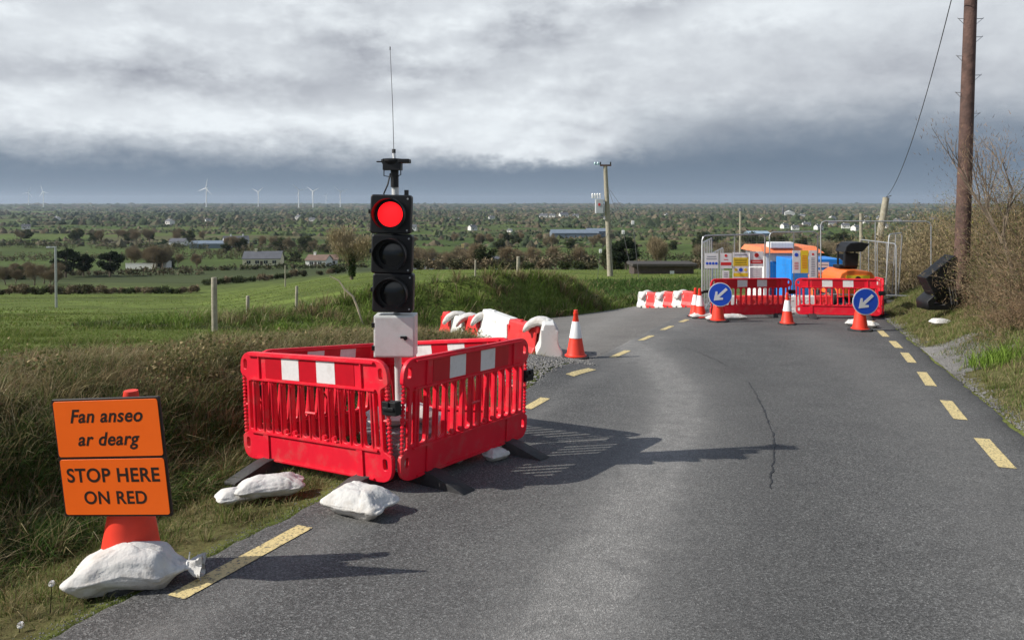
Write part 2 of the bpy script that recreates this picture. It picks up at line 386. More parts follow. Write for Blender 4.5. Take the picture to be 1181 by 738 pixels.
sx = t.nodes.new('ShaderNodeSeparateXYZ'); t.links.new(oc, sx.inputs[0])
ff = tmath(t, 'DIVIDE', tmath(t, 'SUBTRACT', sx.outputs[1], 115.0), 60.0, clamp=True)
t.links.new(tmix(t, ff, near, fieldc), b.inputs['Base Color']); b.inputs['Roughness'].default_value = .9; b.inputs['Specular IOR Level'].default_value = .1
bn = t.nodes.new('ShaderNodeBump'); bn.inputs['Strength'].default_value = .7; bn.inputs['Distance'].default_value = .06
t.links.new(tn(t, 6, 6, oc, .7), bn.inputs['Height']); t.links.new(bn.outputs[0], b.inputs['Normal'])
ground = mesh_obj('ground', me, None, m_ground); tag(ground, kind='structure')

# ---- main road
def asphalt(name, base, spread, wearc):
    m, t, b = newmat(name); tc = t.nodes.new('ShaderNodeTexCoord'); oc = tc.outputs['Object']
    agg = tn(t, 110, 3, oc, .8)
    vo = t.nodes.new('ShaderNodeTexVoronoi'); vo.inputs['Scale'].default_value = 115; t.links.new(oc, vo.inputs['Vector'])
    sc = t.nodes.new('ShaderNodeSeparateColor'); t.links.new(vo.outputs['Color'], sc.inputs[0])
    c = tramp(t, sc.outputs[0], [(0, tuple(k*(1-spread) for k in base)), (.6, base), (.9, tuple(k*(1+spread*.9) for k in base)), (1, tuple(k*(1+spread*2.4) for k in base))])
    c = tmix(t, 1.0, c, tramp(t, agg, [(.3, (.62, .62, .62)), (.7, (1.4, 1.4, 1.4))]), 'MULTIPLY')
    c = tmix(t, 1.0, c, tramp(t, tn(t, 1.4, 7, oc, .65), [(.3, (.84, .84, .85)), (.7, (1.16, 1.16, 1.15))]), 'MULTIPLY')
    a = t.nodes.new('ShaderNodeAttribute'); a.attribute_name = 'wear'
    sw = t.nodes.new('ShaderNodeSeparateColor'); t.links.new(a.outputs['Color'], sw.inputs[0])
    ns = tramp(t, tn(t, 5, 7, oc, .75), [(.3, (.45, .45, .45)), (.7, (1.35, 1.35, 1.35))])
    fw = tmath(t, 'MULTIPLY', sw.outputs[0], ns, clamp=True)
    spk = tramp(t, sc.outputs[1], [(0, tuple(k*.6 for k in wearc)), (.8, wearc), (1, tuple(k*1.5 for k in wearc))])
    c = tmix(t, fw, c, spk)
    fd = tmath(t, 'MULTIPLY', sw.outputs[1], ns, clamp=True)
    c = tmix(t, fd, c, tuple(k*.45 for k in base))
    t.links.new(c, b.inputs['Base Color']); b.inputs['Roughness'].default_value = .78; b.inputs['Specular IOR Level'].default_value = .35
    bn = t.nodes.new('ShaderNodeBump'); bn.inputs['Strength'].default_value = .55; bn.inputs['Distance'].default_value = .006
    t.links.new(vo.outputs['Distance'], bn.inputs['Height']); t.links.new(bn.outputs[0], b.inputs['Normal'])
    return m
m_asph = asphalt('road_surface', (.094, .094, .092), .6, (.235, .23, .22))
m_asph2 = asphalt('side_road_surface', (.15, .142, .132), .4, (.24, .23, .215))
def road_sheet(name, ya, yb, fl, fr, n, m_, mt, dz, wearf):
    yy = np.arange(ya, yb, .09); uu = np.linspace(0, 1, n)
    Y, U = np.meshgrid(yy, uu, indexing='ij'); l = fl(Y); r_ = fr(Y); X = l+(r_-l)*U
    Z = H(X, Y, False)+dz
    Z = Z-.05*((U < 1e-6) | (U > 1-1e-6))
    me = grid_mesh(X, Y, Z, name)
    w0, w1 = wearf(X.reshape(-1), Y.reshape(-1)); c = np.zeros((len(w0), 3)); c[:, 0] = w0; c[:, 1] = w1
    settint(me, c, name='wear')
    o = mesh_obj(name, me, None, mt); tag(o, kind='structure'); return o
wl = [onroad(*p) for p in [(600, 790), (645, 738), (700, 640), (750, 550), (783, 490), (782, 450), (755, 415), (718, 396), (690, 385)]]
wl2 = [onroad(*p) for p in [(1240, 738), (1160, 600), (1060, 470), (980, 410), (930, 385)]]
wl3 = [onroad(*p) for p in [(900, 738), (905, 600), (880, 500), (850, 430), (800, 395)]]
def wear_main(x, y):
    d, _ = segd(x, y, wl); a = 1.0*np.exp(-(d/.26)**2)+.40*np.exp(-(d/.8)**2)
    d2, _ = segd(x, y, wl2); a = a+.28*np.exp(-(d2/.6)**2)
    d3, _ = segd(x, y, wl3); dk = .25*np.exp(-(d3/.5)**2)
    s = sleft(x, y); a = a+.25*np.exp(-((s+.25)/.2)**2)*(1+2*fbm(x, y, 1.2, 4))
    r = rright(x, y); dk = dk+.5*np.exp(-((r-.38)/.13)**2); a = a+.5*np.exp(-((r-.58)/.08)**2)
    lt = sm(y, 11, 18)*.35*sm(s, -2.5, 0)
    return np.clip(a+lt, 0, 1), np.clip(dk, 0, 1)
def wear_side(x, y):
    s = sleft(x, y); a = .7*np.exp(-((s-1.2-.1*(y-12))/.5)**2)+.45*np.exp(-((s-3.4)/.7)**2)+.3*fbm(x, y, 1.5, 6)
    return np.clip(a, 0, 1), np.clip(.5*sm(s, .25, -.1), 0, 1)
road_sheet('road', -7, 34, lambda y: XL(y)+ragged(y, 1), lambda y: XR(y)+ragged(y, 2), 90, 0, m_asph, .010, wear_main)
# side road: grid clipped to its outline
yy = np.arange(11.0, 33, .08); xx = np.arange(-14, 11, .08)
Y, X = np.meshgrid(yy, xx, indexing='ij')
keep = in_branch(X, Y, .2)[:-1, :-1]
me = grid_mesh(X, Y, H(X, Y, False)+.003-.09*(~in_branch(X, Y)), 'side_road', keep)
w0, w1 = wear_side(X.reshape(-1), Y.reshape(-1)); c = np.zeros((X.size, 3)); c[:, 0] = w0; c[:, 1] = w1; settint(me, c, name='wear')
o = mesh_obj('side_road', me, None, m_asph2); tag(o, kind='structure')
# ---- painted yellow dashes (surface markings of the road)
m_paint, t, b = newmat('yellow_road_paint'); tc = t.nodes.new('ShaderNodeTexCoord')
c = tramp(t, tn(t, 45, 6, tc.outputs['Object'], .7), [(.41, (.15, .14, .11)), (.46, (.60, .48, .22)), (.7, (.74, .60, .30))])
t.links.new(c, b.inputs['Base Color']); b.inputs['Roughness'].default_value = .7
def sheet_strip(mb, pts, w0, dz, jag=0):
    n = len(pts); b0 = len(mb.v)
    for i, (x, y) in enumerate(pts):
        a = Vector(pts[min(i+1, n-1)])-Vector(pts[max(i-1, 0)]); a.normalize(); nx, ny = -a.y, a.x
        ww = w0/2*(1+random.uniform(-jag, jag))
        for q in (-1, 1):
            X_, Y_ = x+nx*ww*q, y+ny*ww*q; mb.v.append((X_, Y_, float(H(np.array([X_]), np.array([Y_]), False)[0])+dz))
    for i in range(n-1): k = b0+2*i; mb.f.append((k, k+1, k+3, k+2))
mb = MB()
def dash(a, b_, w_=.13):
    sheet_strip(mb, [(a[0]+(b_[0]-a[0])*k/14, a[1]+(b_[1]-a[1])*k/14) for k in range(15)], w_, .015, .02)
for p, q in [((203, 691), (352, 609)), ((607, 473), (629, 462)), ((657, 441), (683, 430)), ((706, 413), (724, 405)), ((739, 393), (752, 387.5)), ((764, 381), (775, 376.5)), ((785, 372), (793, 369))]:
    dash(onroad(*p), onroad(*q))
for p, q in [((1162, 541), (1132, 507)), ((1108, 485), (1091, 463)), ((1074, 446), (1063, 430)), ((1052, 419), (1043, 407.5)), ((1037, 402), (1029, 394)), ((1022, 389), (1014, 381)), ((1010, 376), (1003, 370))]:
    dash(onroad(*p), onroad(*q), .14)
o = mb.build('road_markings', m_paint); tag(o, kind='structure')
mb = MB()
for pts in ([(888, 566), (890, 545), (893, 520), (891, 500), (886, 488), (880, 472), (872, 455), (862, 440)], [(838, 422), (822, 414), (806, 407), (785, 400)]):
    P_ = [onroad(*p) for p in pts]; Q = []
    for i in range(len(P_)-1):
        for k in range(8): u = k/8; Q.append((P_[i][0]*(1-u)+P_[i+1][0]*u+random.uniform(-.012, .012), P_[i][1]*(1-u)+P_[i+1][1]*u))
    sheet_strip(mb, Q, .012, .0145, .9)
o = mb.build('road_crack_seal', mat('crack_bitumen', (.02, .02, .021), .6, .3, 20)); tag(o, kind='structure')

# ------------------------------------------------------------------ grass and leaves as blade meshes
m_blade = attrmat('grass_blades', .6, .3)
m_leafy = attrmat('leaf_faces', .7, .25)
m_twig = attrmat('twig_faces', .85, .0)
def blades(name, x, y, hh, ww, lean, colr, kind=None, z0=-.02, z=None, seed=1, ang=None):
    r = np.random.default_rng(seed); n = len(x)
    z = (H(x, y) if z is None else z)+z0
    a = r.uniform(0, 2*np.pi, n); dx, dy = np.cos(a), np.sin(a)
    la = r.uniform(0, 2*np.pi, n) if ang is None else ang; lx, ly = np.cos(la)*lean*hh, np.sin(la)*lean*hh
    lx = lx+.10*hh
    B = np.stack([x, y, z], -1); W = np.stack([dx*ww/2, dy*ww/2, 0*ww], -1)
    Mi = B+np.stack([lx*.35, ly*.35, hh*.62], -1); T = B+np.stack([lx*1.05, ly*1.05, hh*(1-.25*np.minimum(lean, 1.2)**2)], -1)
    V = np.stack([B-W, B+W, Mi+W*.75, Mi-W*.75, T], 1).reshape(-1, 3)
    k = np.arange(n)[:, None]*5
    tri = np.concatenate([k+[0, 1, 2], k+[0, 2, 3], k+[3, 2, 4]], 1).reshape(-1, 3)
    me = fast_mesh(name, V, tri, 3); me.polygons.foreach_set('use_smooth', np.zeros(len(tri), bool))
    settint(me, np.repeat(np.clip(colr, .003, 1), 5, 0))
    o = mesh_obj(name, me, None, m_blade)
    if kind: tag(o, kind=kind)
    return o
def faces_from(r, P_, size, longf=1.0, updir=None):
    n = len(P_); a = r.normal(size=(n, 3)); a /= np.linalg.norm(a, axis=1)[:, None]
    if updir is not None: a = a*.55+updir; a /= np.linalg.norm(a, axis=1)[:, None]
    b = np.cross(a, r.normal(size=(n, 3))); b /= np.linalg.norm(b, axis=1)[:, None]
    sz = size*r.uniform(.6, 1.4, n)[:, None]
    V = np.stack([P_-b*sz*.5, P_+b*sz*.5, P_+a*sz*longf+b*sz*.1], 1).reshape(-1, 3)
    return V
def mixcol(r, n, cols, wts, var=.25):
    cols = np.array(cols); i = r.choice(len(cols), n, p=np.array(wts)/sum(wts)); return cols[i]*(1+r.uniform(-var, var, (n, 1)))
GR = [(.075, .135, .022), (.10, .17, .03), (.05, .10, .02)]; DRYG = [(.30, .25, .13), (.22, .17, .09), (.38, .33, .20)]; DKG = [(.03, .055, .015), (.045, .07, .02)]
def scat(n, x0, x1, y0, y1, r): return r.uniform(x0, x1, n), r.uniform(y0, y1, n)
# verge beside the road, left
def sy2xy(s, y): return -3.59+.41*y-s/.925
r = np.random.default_rng(3)
n = 60000; y = r.uniform(2.2, 16, n); s = r.uniform(.30, 2.3, n)**1; s = .30+(s-.30)*r.uniform(.2, 1, n)**.4
x = sy2xy(s, y); k = ~in_main(x, y, -.03) & ~in_branch(x, y, .1) & (np.hypot(x-.05, (y-11.6)/1.5) > 1.0+.3*r.random(n))
k &= (vnoise(x, y, .5, 8) > -.38-.6*(s-.3))
x, y, s = x[k], y[k], s[k]; n = len(x)
c = mixcol(r, n, [(.10, .14, .035), (.13, .16, .045), (.07, .10, .025)]+DRYG[:2]+[(.18, .17, .07)], [4, 4, 3, 3, 3, 3])*1.05; hh = r.uniform(.03, .12, n)*np.clip(.45+.55*(s-.25), .4, 1.7)*(1+1.2*vnoise(x, y, .3, 5))
blades('verge_grass', x, y, hh, r.uniform(.003, .008, n), r.uniform(.2, 1.1, n), c, 'stuff', seed=4)
# bank: lower face long green grass, crest dry stalks and bracken
n = 170000; y = r.uniform(2.0, 17, n); s = r.uniform(1.5, 4.9, n); x = sy2xy(s, y); k = (x > -11) & ~in_branch(x, y, .3) & ~((y > 12.3) & (s < 2.9)); x, y, s = x[k], y[k], s[k]; n = len(x)
pt = sm(vnoise(x, y, .6, 14)+vnoise(x, y, .22, 15)*.6, -.1, .2)
crest = sm(s, 2.4, 3.3)*(1-.5*sm(y, 10, 15)); dr = crest*(pt*.8+.2)
c1 = mixcol(r, n, GR+DKG+[(.11, .12, .035)], [2, 1, 3, 2, 3, 3]); c2 = mixcol(r, n, DRYG+[(.20, .13, .07), (.13, .10, .05), (.14, .14, .05)], [2, 3, .7, 3, 3, 3])
pick = r.random(n) < dr*.85+.06; c = np.where(pick[:, None], c2*1.25, c1*1.1)
hh = r.uniform(.07, .22, n)*(1+.25*pick)*(1+1.0*vnoise(x, y, .5, 5))
blades('bank_grass', x, y, hh, r.uniform(.004, .012, n), r.uniform(.4, 1.9, n), c, 'stuff', seed=6)
n = 34000; y = r.uniform(2.2, 16, n); s = np.clip(r.normal(3.0, .7, n), 1.9, 5.2); x = sy2xy(s, y); pt2 = vnoise(x, y, .45, 17)+.5*vnoise(x, y, .16, 18); k = ~in_branch(x, y, .4) & (pt2 > .08) & (x > -11); x, y, pt2 = x[k], y[k], pt2[k]; n = len(x)
P_ = np.stack([x, y, H(x, y)+r.uniform(.0, .24, n)*(1+.8*pt2)], -1); V = faces_from(r, P_, .030, 1.15); me = fast_mesh('bank_bramble_leaves', V, np.arange(len(V)).reshape(-1, 3), 3); me.polygons.foreach_set('use_smooth', np.zeros(n, bool))
settint(me, np.repeat(mixcol(r, n, [(.14, .15, .05), (.19, .17, .07), (.20, .13, .07), (.10, .12, .04), (.34, .27, .14)], [3, 3, 1.5, 3, 2]), 3, 0)); tag(mesh_obj('bank_bramble_leaves', me, None, m_leafy), kind='stuff')
n = 5000; y = r.uniform(2.5, 15, n); s = r.normal(3.0, .6, n); x = sy2xy(s, y); k = ~in_branch(x, y, .4) & (s > 1.9); x, y = x[k], y[k]; n = len(x)
blades('dry_stalks', x, y, r.uniform(.15, .42, n), r.uniform(.003, .006, n), r.uniform(.1, .8, n), mixcol(r, n, DRYG, [2, 2, 2]), 'stuff', seed=7)
def tufts(name, cx_, cy_, per, rad, h0, h1__, w0, w1, cols, wts, seed, bright=None):
    r = np.random.default_rng(seed); m = len(cx_); n = m*per; i = np.repeat(np.arange(m), per); a = r.uniform(0, 2*np.pi, n); q = np.abs(r.normal(0, rad, n))*np.repeat(r.uniform(.6, 1.5, m), per)
    x = cx_[i]+np.cos(a)*q; y = cy_[i]+np.sin(a)*q; hh = np.repeat(r.uniform(h0, h1__, m), per)*r.uniform(.55, 1.1, n); base = mixcol(r, m, cols, wts, .2)[i]
    dry = (r.random(n) < .25)[:, None]; c = np.where(dry, mixcol(r, n, DRYG, [2, 2, 1]), base*(1+r.uniform(-.25, .25, (n, 1))))
    blades(name, x, y, hh, r.uniform(w0, w1, n), .25+r.uniform(0, 1.0, n)*np.clip(q/rad, .3, 1.3), c, 'stuff', seed=seed+1, ang=a+r.normal(0, .4, n))
m = 2600; y = r.uniform(2.2, 15.5, m); s = np.clip(r.normal(3.0, .75, m), 1.6, 4.8); x = sy2xy(s, y); k = ~in_branch(x, y, .5) & (x > -10) & ~((y > 12.3) & (s < 2.9)); x, y = x[k], y[k]
tufts('bank_tussocks', x, y, 46, .045, .14, .36, .004, .009, [(.34, .28, .15), (.22, .20, .09), (.12, .16, .04), (.08, .12, .03), (.28, .20, .11)], [3, 3, 2, 2, 2], 201)
m = 1100; y = r.uniform(2.2, 13, m); s = r.uniform(1.6, 2.7, m); x = sy2xy(s, y); k = ~in_branch(x, y, .5) & (y < 12.3); x, y = x[k], y[k]
tufts('bank_foot_grass', x, y, 44, .05, .16, .34, .004, .010, [(.07, .13, .025), (.10, .16, .035), (.05, .09, .02)], [3, 2, 3], 207)
m = 900; x = r.uniform(-9, 6, m); y = r.uniform(19, 33, m); d_, q_ = segd(x, y, MLINE); k = (d_ < 2.6) & ~in_branch(x, y, .0); x, y = x[k], y[k]
tufts('mound_tussocks', x, y, 40, .12, .20, .55, .012, .026, [(.15, .22, .045), (.24, .22, .10), (.09, .14, .03), (.17, .13, .07)], [3, 1.5, 2, 1.5], 209)
m = 700; y = r.uniform(2.2, 15.5, m); s = .45+1.5*r.random(m)**.7; x = sy2xy(s, y); k = ~in_branch(x, y, .3) & ~in_main(x, y, .05) & (np.hypot(x-.05, (y-11.6)/1.5) > 1.1); x, y = x[k], y[k]
tufts('verge_tussocks', x, y, 30, .03, .07, .17, .003, .006, [(.15, .19, .05), (.11, .15, .035), (.24, .21, .10)], [3, 3, 2], 203)
m = 700; y = r.uniform(6, 22, m); rr = r.uniform(.55, 3.4, m); x = rr/.935+1.91+.38*y; k = ~((y > 11.8) & (y < 14) & (rr < 1.3)); x, y = x[k], y[k]
tufts('right_verge_tussocks', x, y, 30, .045, .08, .22, .004, .008, [(.19, .22, .07), (.14, .18, .05), (.30, .25, .13)], [3, 3, 3], 205)
# pasture: nearer sward, then coarser
for i, (ya, yb, n, h0, h1_, w_) in enumerate([(4, 16, 60000, .04, .12, .010), (16, 38, 60000, .04, .11, .022), (38, 110, 26000, .05, .13, .06)]):
    y = np.sqrt(r.uniform(ya**2, yb**2, n)); x = r.uniform(-.78, .25 if i else -.1, n)*y; s = sleft(x, y)
    k = (s > 4.2) & ~in_branch(x, y, .5) & ~in_main(x, y, .5); x, y = x[k], y[k]; n = len(x)
    tuft = sm(vnoise(x, y, 1.1*(1+i), 40)+.6*vnoise(x, y, .5*(1+i), 41), .0, .35)
    c = mixcol(r, n, [(.12, .18, .032), (.15, .20, .042), (.19, .22, .06), (.28, .25, .11)], [3, 4, 3, 1.1], .2)*(1+.5*vnoise(x, y, 3.5*(1+i), 44))[:, None]
    blades('pasture_grass', x, y, r.uniform(h0, h1_, n)*(.6+.9*tuft), np.full(n, w_)*r.uniform(.6, 1.3, n), r.uniform(.3, 1.2, n), c, 'stuff', seed=8+i)
# mound beyond the side road
n = 90000; x = r.uniform(-16, 9, n); y = r.uniform(17, 33, n); d, q = segd(x, y, MLINE); k = (d < 3.6) & ~in_branch(x, y, .05) & (y-bfar(x) < 9); x, y = x[k], y[k]; n = len(x)
pt = sm(vnoise(x, y, 1.1, 51)+.6*vnoise(x, y, .4, 52), -.2, .25)[:, None]
c = mixcol(r, n, [(.15, .23, .04), (.11, .17, .03), (.20, .24, .07)], [2, 2, 1])*pt+mixcol(r, n, [(.05, .075, .022), (.15, .12, .06), (.07, .09, .03)], [2, 1.5, 2])*(1-pt)
blades('mound_grass', x, y, r.uniform(.12, .34, n)*(.45+.9*pt[:, 0]), r.uniform(.014, .03, n), r.uniform(.3, 1.3, n), c, 'stuff', seed=19)
# right verge
n = 90000; y = r.uniform(5, 26, n); rr = r.uniform(.42, 4.2, n); x = rr/.935+1.91+.38*y; k = (vnoise(x, y, .45, 61)+.5*vnoise(x, y, .15, 62) > .22-.5*(rr-.3)) & ~in_main(x, y, -.02)
k &= ~((y > 11.6) & (y < 14) & (rr < .85+1.1*vnoise(x, y, .4, 3)) & (r.random(n) > .12)); x, y, rr = x[k], y[k], rr[k]; n = len(x)
c = mixcol(r, n, [(.10, .15, .03), (.13, .17, .05), (.22, .19, .09), (.30, .25, .14)], [3, 3, 2, 2])
blades('right_verge_grass', x, y, r.uniform(.05, .17, n)*np.clip(.5+.35*rr, .5, 1.5), r.uniform(.005, .011, n), r.uniform(.3, 1.2, n), c, 'stuff', seed=23)
# rough low growth behind the far barriers
n = 26000; x = r.uniform(3, 16, n); y = r.uniform(30.5, 48, n); k = (y > 30.5+.4*(x-3)*0) & (x < .27*y); x, y = x[k], y[k]; n = len(x)
c = mixcol(r, n, [(.05, .10, .02), (.08, .13, .03), (.20, .17, .08)], [4, 3, 1])
blades('rough_growth', x, y, r.uniform(.15, .55, n), r.uniform(.03, .07, n), r.uniform(.3, 1.2, n), c, 'stuff', seed=29)

# ------------------------------------------------------------------ stones
def stones(name, pts, smin, smax, seed=1):
    r = random.Random(seed); V = []; Fc = []
    base = [(1, 0, 0), (-1, 0, 0), (0, 1, 0), (0, -1, 0), (0, 0, 1), (0, 0, -1)]; fs = [(0, 2, 4), (2, 1, 4), (1, 3, 4), (3, 0, 4), (2, 0, 5), (1, 2, 5), (3, 1, 5), (0, 3, 5)]
    P_ = np.array(pts); Z = H(P_[:, 0], P_[:, 1]); inr = in_main(P_[:, 0], P_[:, 1]); Z = np.where(inr, H(P_[:, 0], P_[:, 1], False)+.01, Z)
    for (x, y), z in zip(pts, Z):
        s_ = r.uniform(smin, smax)*r.uniform(.6, 1); a = r.uniform(0, 6.3); b0 = len(V)
        for p in base:
            q = [p[0]*s_*r.uniform(.6, 1.2), p[1]*s_*r.uniform(.5, 1.1), p[2]*s_*r.uniform(.4, .8)]
            V.append((x+q[0]*math.cos(a)-q[1]*math.sin(a), y+q[0]*math.sin(a)+q[1]*math.cos(a), z+q[2]+s_*.2))
        Fc += [tuple(i+b0 for i in f_) for f_ in fs]
    me = bpy.data.meshes.new(name); me.from_pydata(V, [], Fc); o = mesh_obj(name, me, None, m_stone); tag(o, kind='stuff'); return o
P_ = []
r0 = random.Random(5)
for i in range(9000):
    a = r0.uniform(0, 6.28); q = abs(r0.gauss(0, .55)); x, y = .05+math.cos(a)*q*1.25, 11.6+math.sin(a)*q*2.1
    
    if not in_main(np.array([x]), np.array([y]), -.05+r0.uniform(-.1,.12))[0] and not (q > .8 and r0.random() < .5): P_.append((x, y))
for i in range(2500):
    y = r0.uniform(12, 20); x = bleft(np.array([y]))[0]+.25-.3*abs(r0.gauss(0, 1))
    P_.append((x, y))
stones('gravel_heap', P_, .012, .035, 2)
P_ = []
for i in range(11000):
    y = r0.uniform(11.3, 14.2); rr_ = .45+abs(r0.gauss(0, .4)); P_.append((rr_/.935+1.91+.38*y, y))
for i in range(2600):
    y = r0.uniform(4.5, 20); rr_ = .44+abs(r0.gauss(0, .10)); P_.append((rr_/.935+1.91+.38*y, y))
stones('verge_gravel', P_, .008, .026, 3)
P_ = []
for i in range(3500):
    y = r0.uniform(2.5, 14); s_ = .33+r0.gauss(0, .07); P_.append((sy2xy(s_, y), y))
stones('road_edge_chippings', P_, .003, .009, 4)

# ------------------------------------------------------------------ distant land: hedges, trees, houses, turbines
def leafcloud(r, n, cen, rad, size, shell=.55, flat=1.0):
    u = r.normal(size=(n, 3)); u /= np.linalg.norm(u, axis=1)[:, None]
    q = r.uniform(shell, 1.0, n)[:, None]
    return np.array(cen)+u*q*np.array(rad), u
def cloud_obj(name, r, lobes, n_per, size, cols, wts, longf=1.3, mt=None, parent=None, up=None, shell=.4, var=.25):
    VV = []; CC = []
    for cen, rad in lobes:
        P_, u = leafcloud(r, n_per, cen, rad, size, shell)
        k = P_[:, 2] > 0.02; P_ = P_[k]; u = u[k]
        upd = None if up is None else (u*.6+np.array([0, 0, .5]))*up
        VV.append(faces_from(r, P_, size, longf, upd)); CC.append(mixcol(r, len(P_), cols, wts, var)*r.uniform(.85, 1.15))
    V = np.concatenate(VV); C_ = np.repeat(np.concatenate(CC), 3, 0)
    me = fast_mesh(name, V, np.arange(len(V)).reshape(-1, 3), 3); me.polygons.foreach_set('use_smooth', np.zeros(len(V)//3, bool)); settint(me, C_)
    return mesh_obj(name, me, parent, mt or m_leafy)
m_bark = mat('bark', (.16, .125, .09), .9, .3, 4, bump=.4)
def bare_tree(name, hgt, spread, seed, cols=None, twigs=9000, ivy=False, tw=.03, thick=.032):
    r = np.random.default_rng(seed); rr_ = random.Random(seed)
    root = empty(name, (0, 0, 0)); mb = MB(); tips = []
    def br(p, d, l, rad, dep):
        pts = [p]; q = p.copy(); dd = d.copy()
        for i in range(3):
            dd = (dd+Vector((rr_.uniform(-.18, .18), rr_.uniform(-.18, .18), .05))).normalized(); q = q+dd*l/3; pts.append(q)
        mb.tube(pts, [rad, rad*.85, rad*.7, rad*.55], 5 if dep else 8)
        tips.append((q, dd, dep)); tips.append((pts[2], dd, dep))
        if dep < 3:
            for k in range(3 if dep else 5):
                a = rr_.uniform(0, 6.28); t = rr_.uniform(.45, .95)
                nd = (dd*.75+Vector((math.cos(a), math.sin(a), rr_.uniform(0, .5)))*t*spread).normalized()
                br(q if k < 2 else pts[2], nd, l*rr_.uniform(.6, .82), rad*.55, dep+1)
    br(Vector((0, 0, -.1)), Vector((0, 0, 1)), hgt*.33, hgt*thick, 0)
    mb.build('trunk', m_bark, root, smooth=True)
    T = [(p, d) for p, d, k in tips if k >= 1]; idx = r.integers(0, len(T), twigs)
    P0 = np.array([tuple(T[i][0]) for i in idx]); D0 = np.array([tuple(T[i][1]) for i in idx])
    P_ = P0+r.normal(size=P0.shape)*hgt*.055
    up = D0*.6+np.array([0, 0, .35])
    V = faces_from(r, P_, tw, 8.0, up)
    me = fast_mesh('crown', V, np.arange(len(V)).reshape(-1, 3), 3); me.polygons.foreach_set('use_smooth', np.zeros(len(V)//3, bool))
    cols = cols or [(.22, .17, .10), (.15, .12, .07)]; settint(me, np.repeat(mixcol(r, len(P_), cols, [1]*len(cols), .2), 3, 0))
    mesh_obj('crown', me, root, m_twig)
    if ivy:
        cloud_obj('ivy', r, [((0, 0, hgt*(.12+.09*k)), (hgt*.07, hgt*.07, hgt*.08)) for k in range(5)], 350, hgt*.022, [(.035, .06, .018), (.05, .08, .02)], [1, 1], parent=root)
    return root
def leafy_tree(name, hgt, wid, seed, cols, trunk=.25, lobes=16, n=260, size=.35, cone=False):
    r = np.random.default_rng(seed); root = empty(name, (0, 0, 0)); mb = MB()
    mb.tube([(0, 0, -.2), (.05, 0, hgt*.35), (0, .05, hgt*.8)], [hgt*.035, hgt*.028, hgt*.01], 7)
    lb = []
    for i in range(lobes):
        t = r.uniform(0, 1); a = r.uniform(0, 6.28); z = hgt*(trunk+(1-trunk)*t*.9); q = wid*.5*((1-t)*.95+.08 if cone else math.sin(math.pi*(.18+.72*t)))*r.uniform(.3, .85)
        c_ = (math.cos(a)*q, math.sin(a)*q, z); s_ = wid*.16*r.uniform(.7, 1.3)*(1-.4*t if cone else 1)
        lb.append((c_, (s_*1.2, s_*1.2, s_*.75))); mb.tube([(0, 0, z*.75), c_], [hgt*.01, hgt*.004], 4)
    mb.build('trunk', m_bark, root, smooth=True)
    cloud_obj('crown', r, lb, n, size, cols, [1]*len(cols), parent=root, shell=.2)
    return root
def place(o, x, y, rz=0, s=1, label=None, group=None, sz=None):
    o.location = (x, y, h1(x, y)-.05*s); o.rotation_euler = (0, 0, rz); o.scale = (s, s, sz or s)
    if label: o['label'] = label
    if group: o['group'] = group
    return o
OLIVE = [(.05, .07, .022), (.07, .075, .03), (.035, .05, .018)]; BROWNT = [(.17, .13, .08), (.12, .095, .06), (.22, .18, .11)]
# prototypes for hedgerow bushes (one mesh each, seen at a few pixels)
def bush_proto(seed, cols, twiggy):
    r = np.random.default_rng(seed)
    lb = [((r.uniform(-.55, .55), r.uniform(-.4, .4), r.uniform(.25, .8)), (r.uniform(.3, .5), r.uniform(.3, .5), r.uniform(.25, .42))) for _ in range(7)]
    return cloud_obj('hedgerow_bush', r, lb, 170, .07 if twiggy else .11, cols, [1]*len(cols), 3.0 if twiggy else 1.2, m_twig if twiggy else m_leafy, shell=.15)
BP = [bush_proto(1, OLIVE, False), bush_proto(2, BROWNT, True), bush_proto(3, [(.09, .085, .045), (.06, .06, .03)], True), bush_proto(4, [(.03, .042, .02), (.045, .055, .025)], False)]
used = set(); NB = [0]
def bush(x, y, s, k, label, group, sz=1.0):
    o = BP[k]
    if k in used: o = BP[k].copy(); col.objects.link(o)
    used.add(k); NB[0] += 1
    o.location = (x, y, h1(x, y)-.06*s); o.scale = (s*random.uniform(.9, 1.4), s, s*sz*random.uniform(.8, 1.15)); o.rotation_euler = (0, 0, random.uniform(0, 6.3))
    tag(o, label, 'bush', group); return o
def hedge_line(px0, d0, px1, d1, step, s, ks, label, group, gap=.0):
    n = max(2, int(math.hypot((px1-px0)/F*(d0+d1)/2, d1-d0)/step))
    for i in range(n):
        if random.random() < gap: continue
        u = (i+random.uniform(-.2, .2))/n; d = d0+(d1-d0)*u; px = px0+(px1-px0)*u
        x = (px-CX)/F*d; bush(x, d, s*random.uniform(.75, 1.25), random.choice(ks), label, group)
random.seed(21)
hedge_line(-40, 118, 232, 122, 1.25, 1.35, [1, 2, 0, 1], 'brown leafless hedgerow bush along the far edge of the near pasture', 'bushes in the hedgerow across the near pasture')
hedge_line(222, 150, 400, 165, 1.9, 1.5, [1, 2, 0], 'dull brown bush in the second hedgerow beyond the near pasture', 'bushes in the second hedgerow beyond the near pasture', .1)
hedge_line(740, 128, 830, 135, 2.2, 1.6, [1, 2], 'pale brown bush in the hedge behind the dark shed', 'bushes in the hedge behind the dark shed')
hedge_line(470, 118, 700, 130, 2.6, 1.7, [1, 2, 1, 0], 'brown scrub bush in the hedge beyond the grassy mound', 'scrub bushes in the hedge beyond the grassy mound')
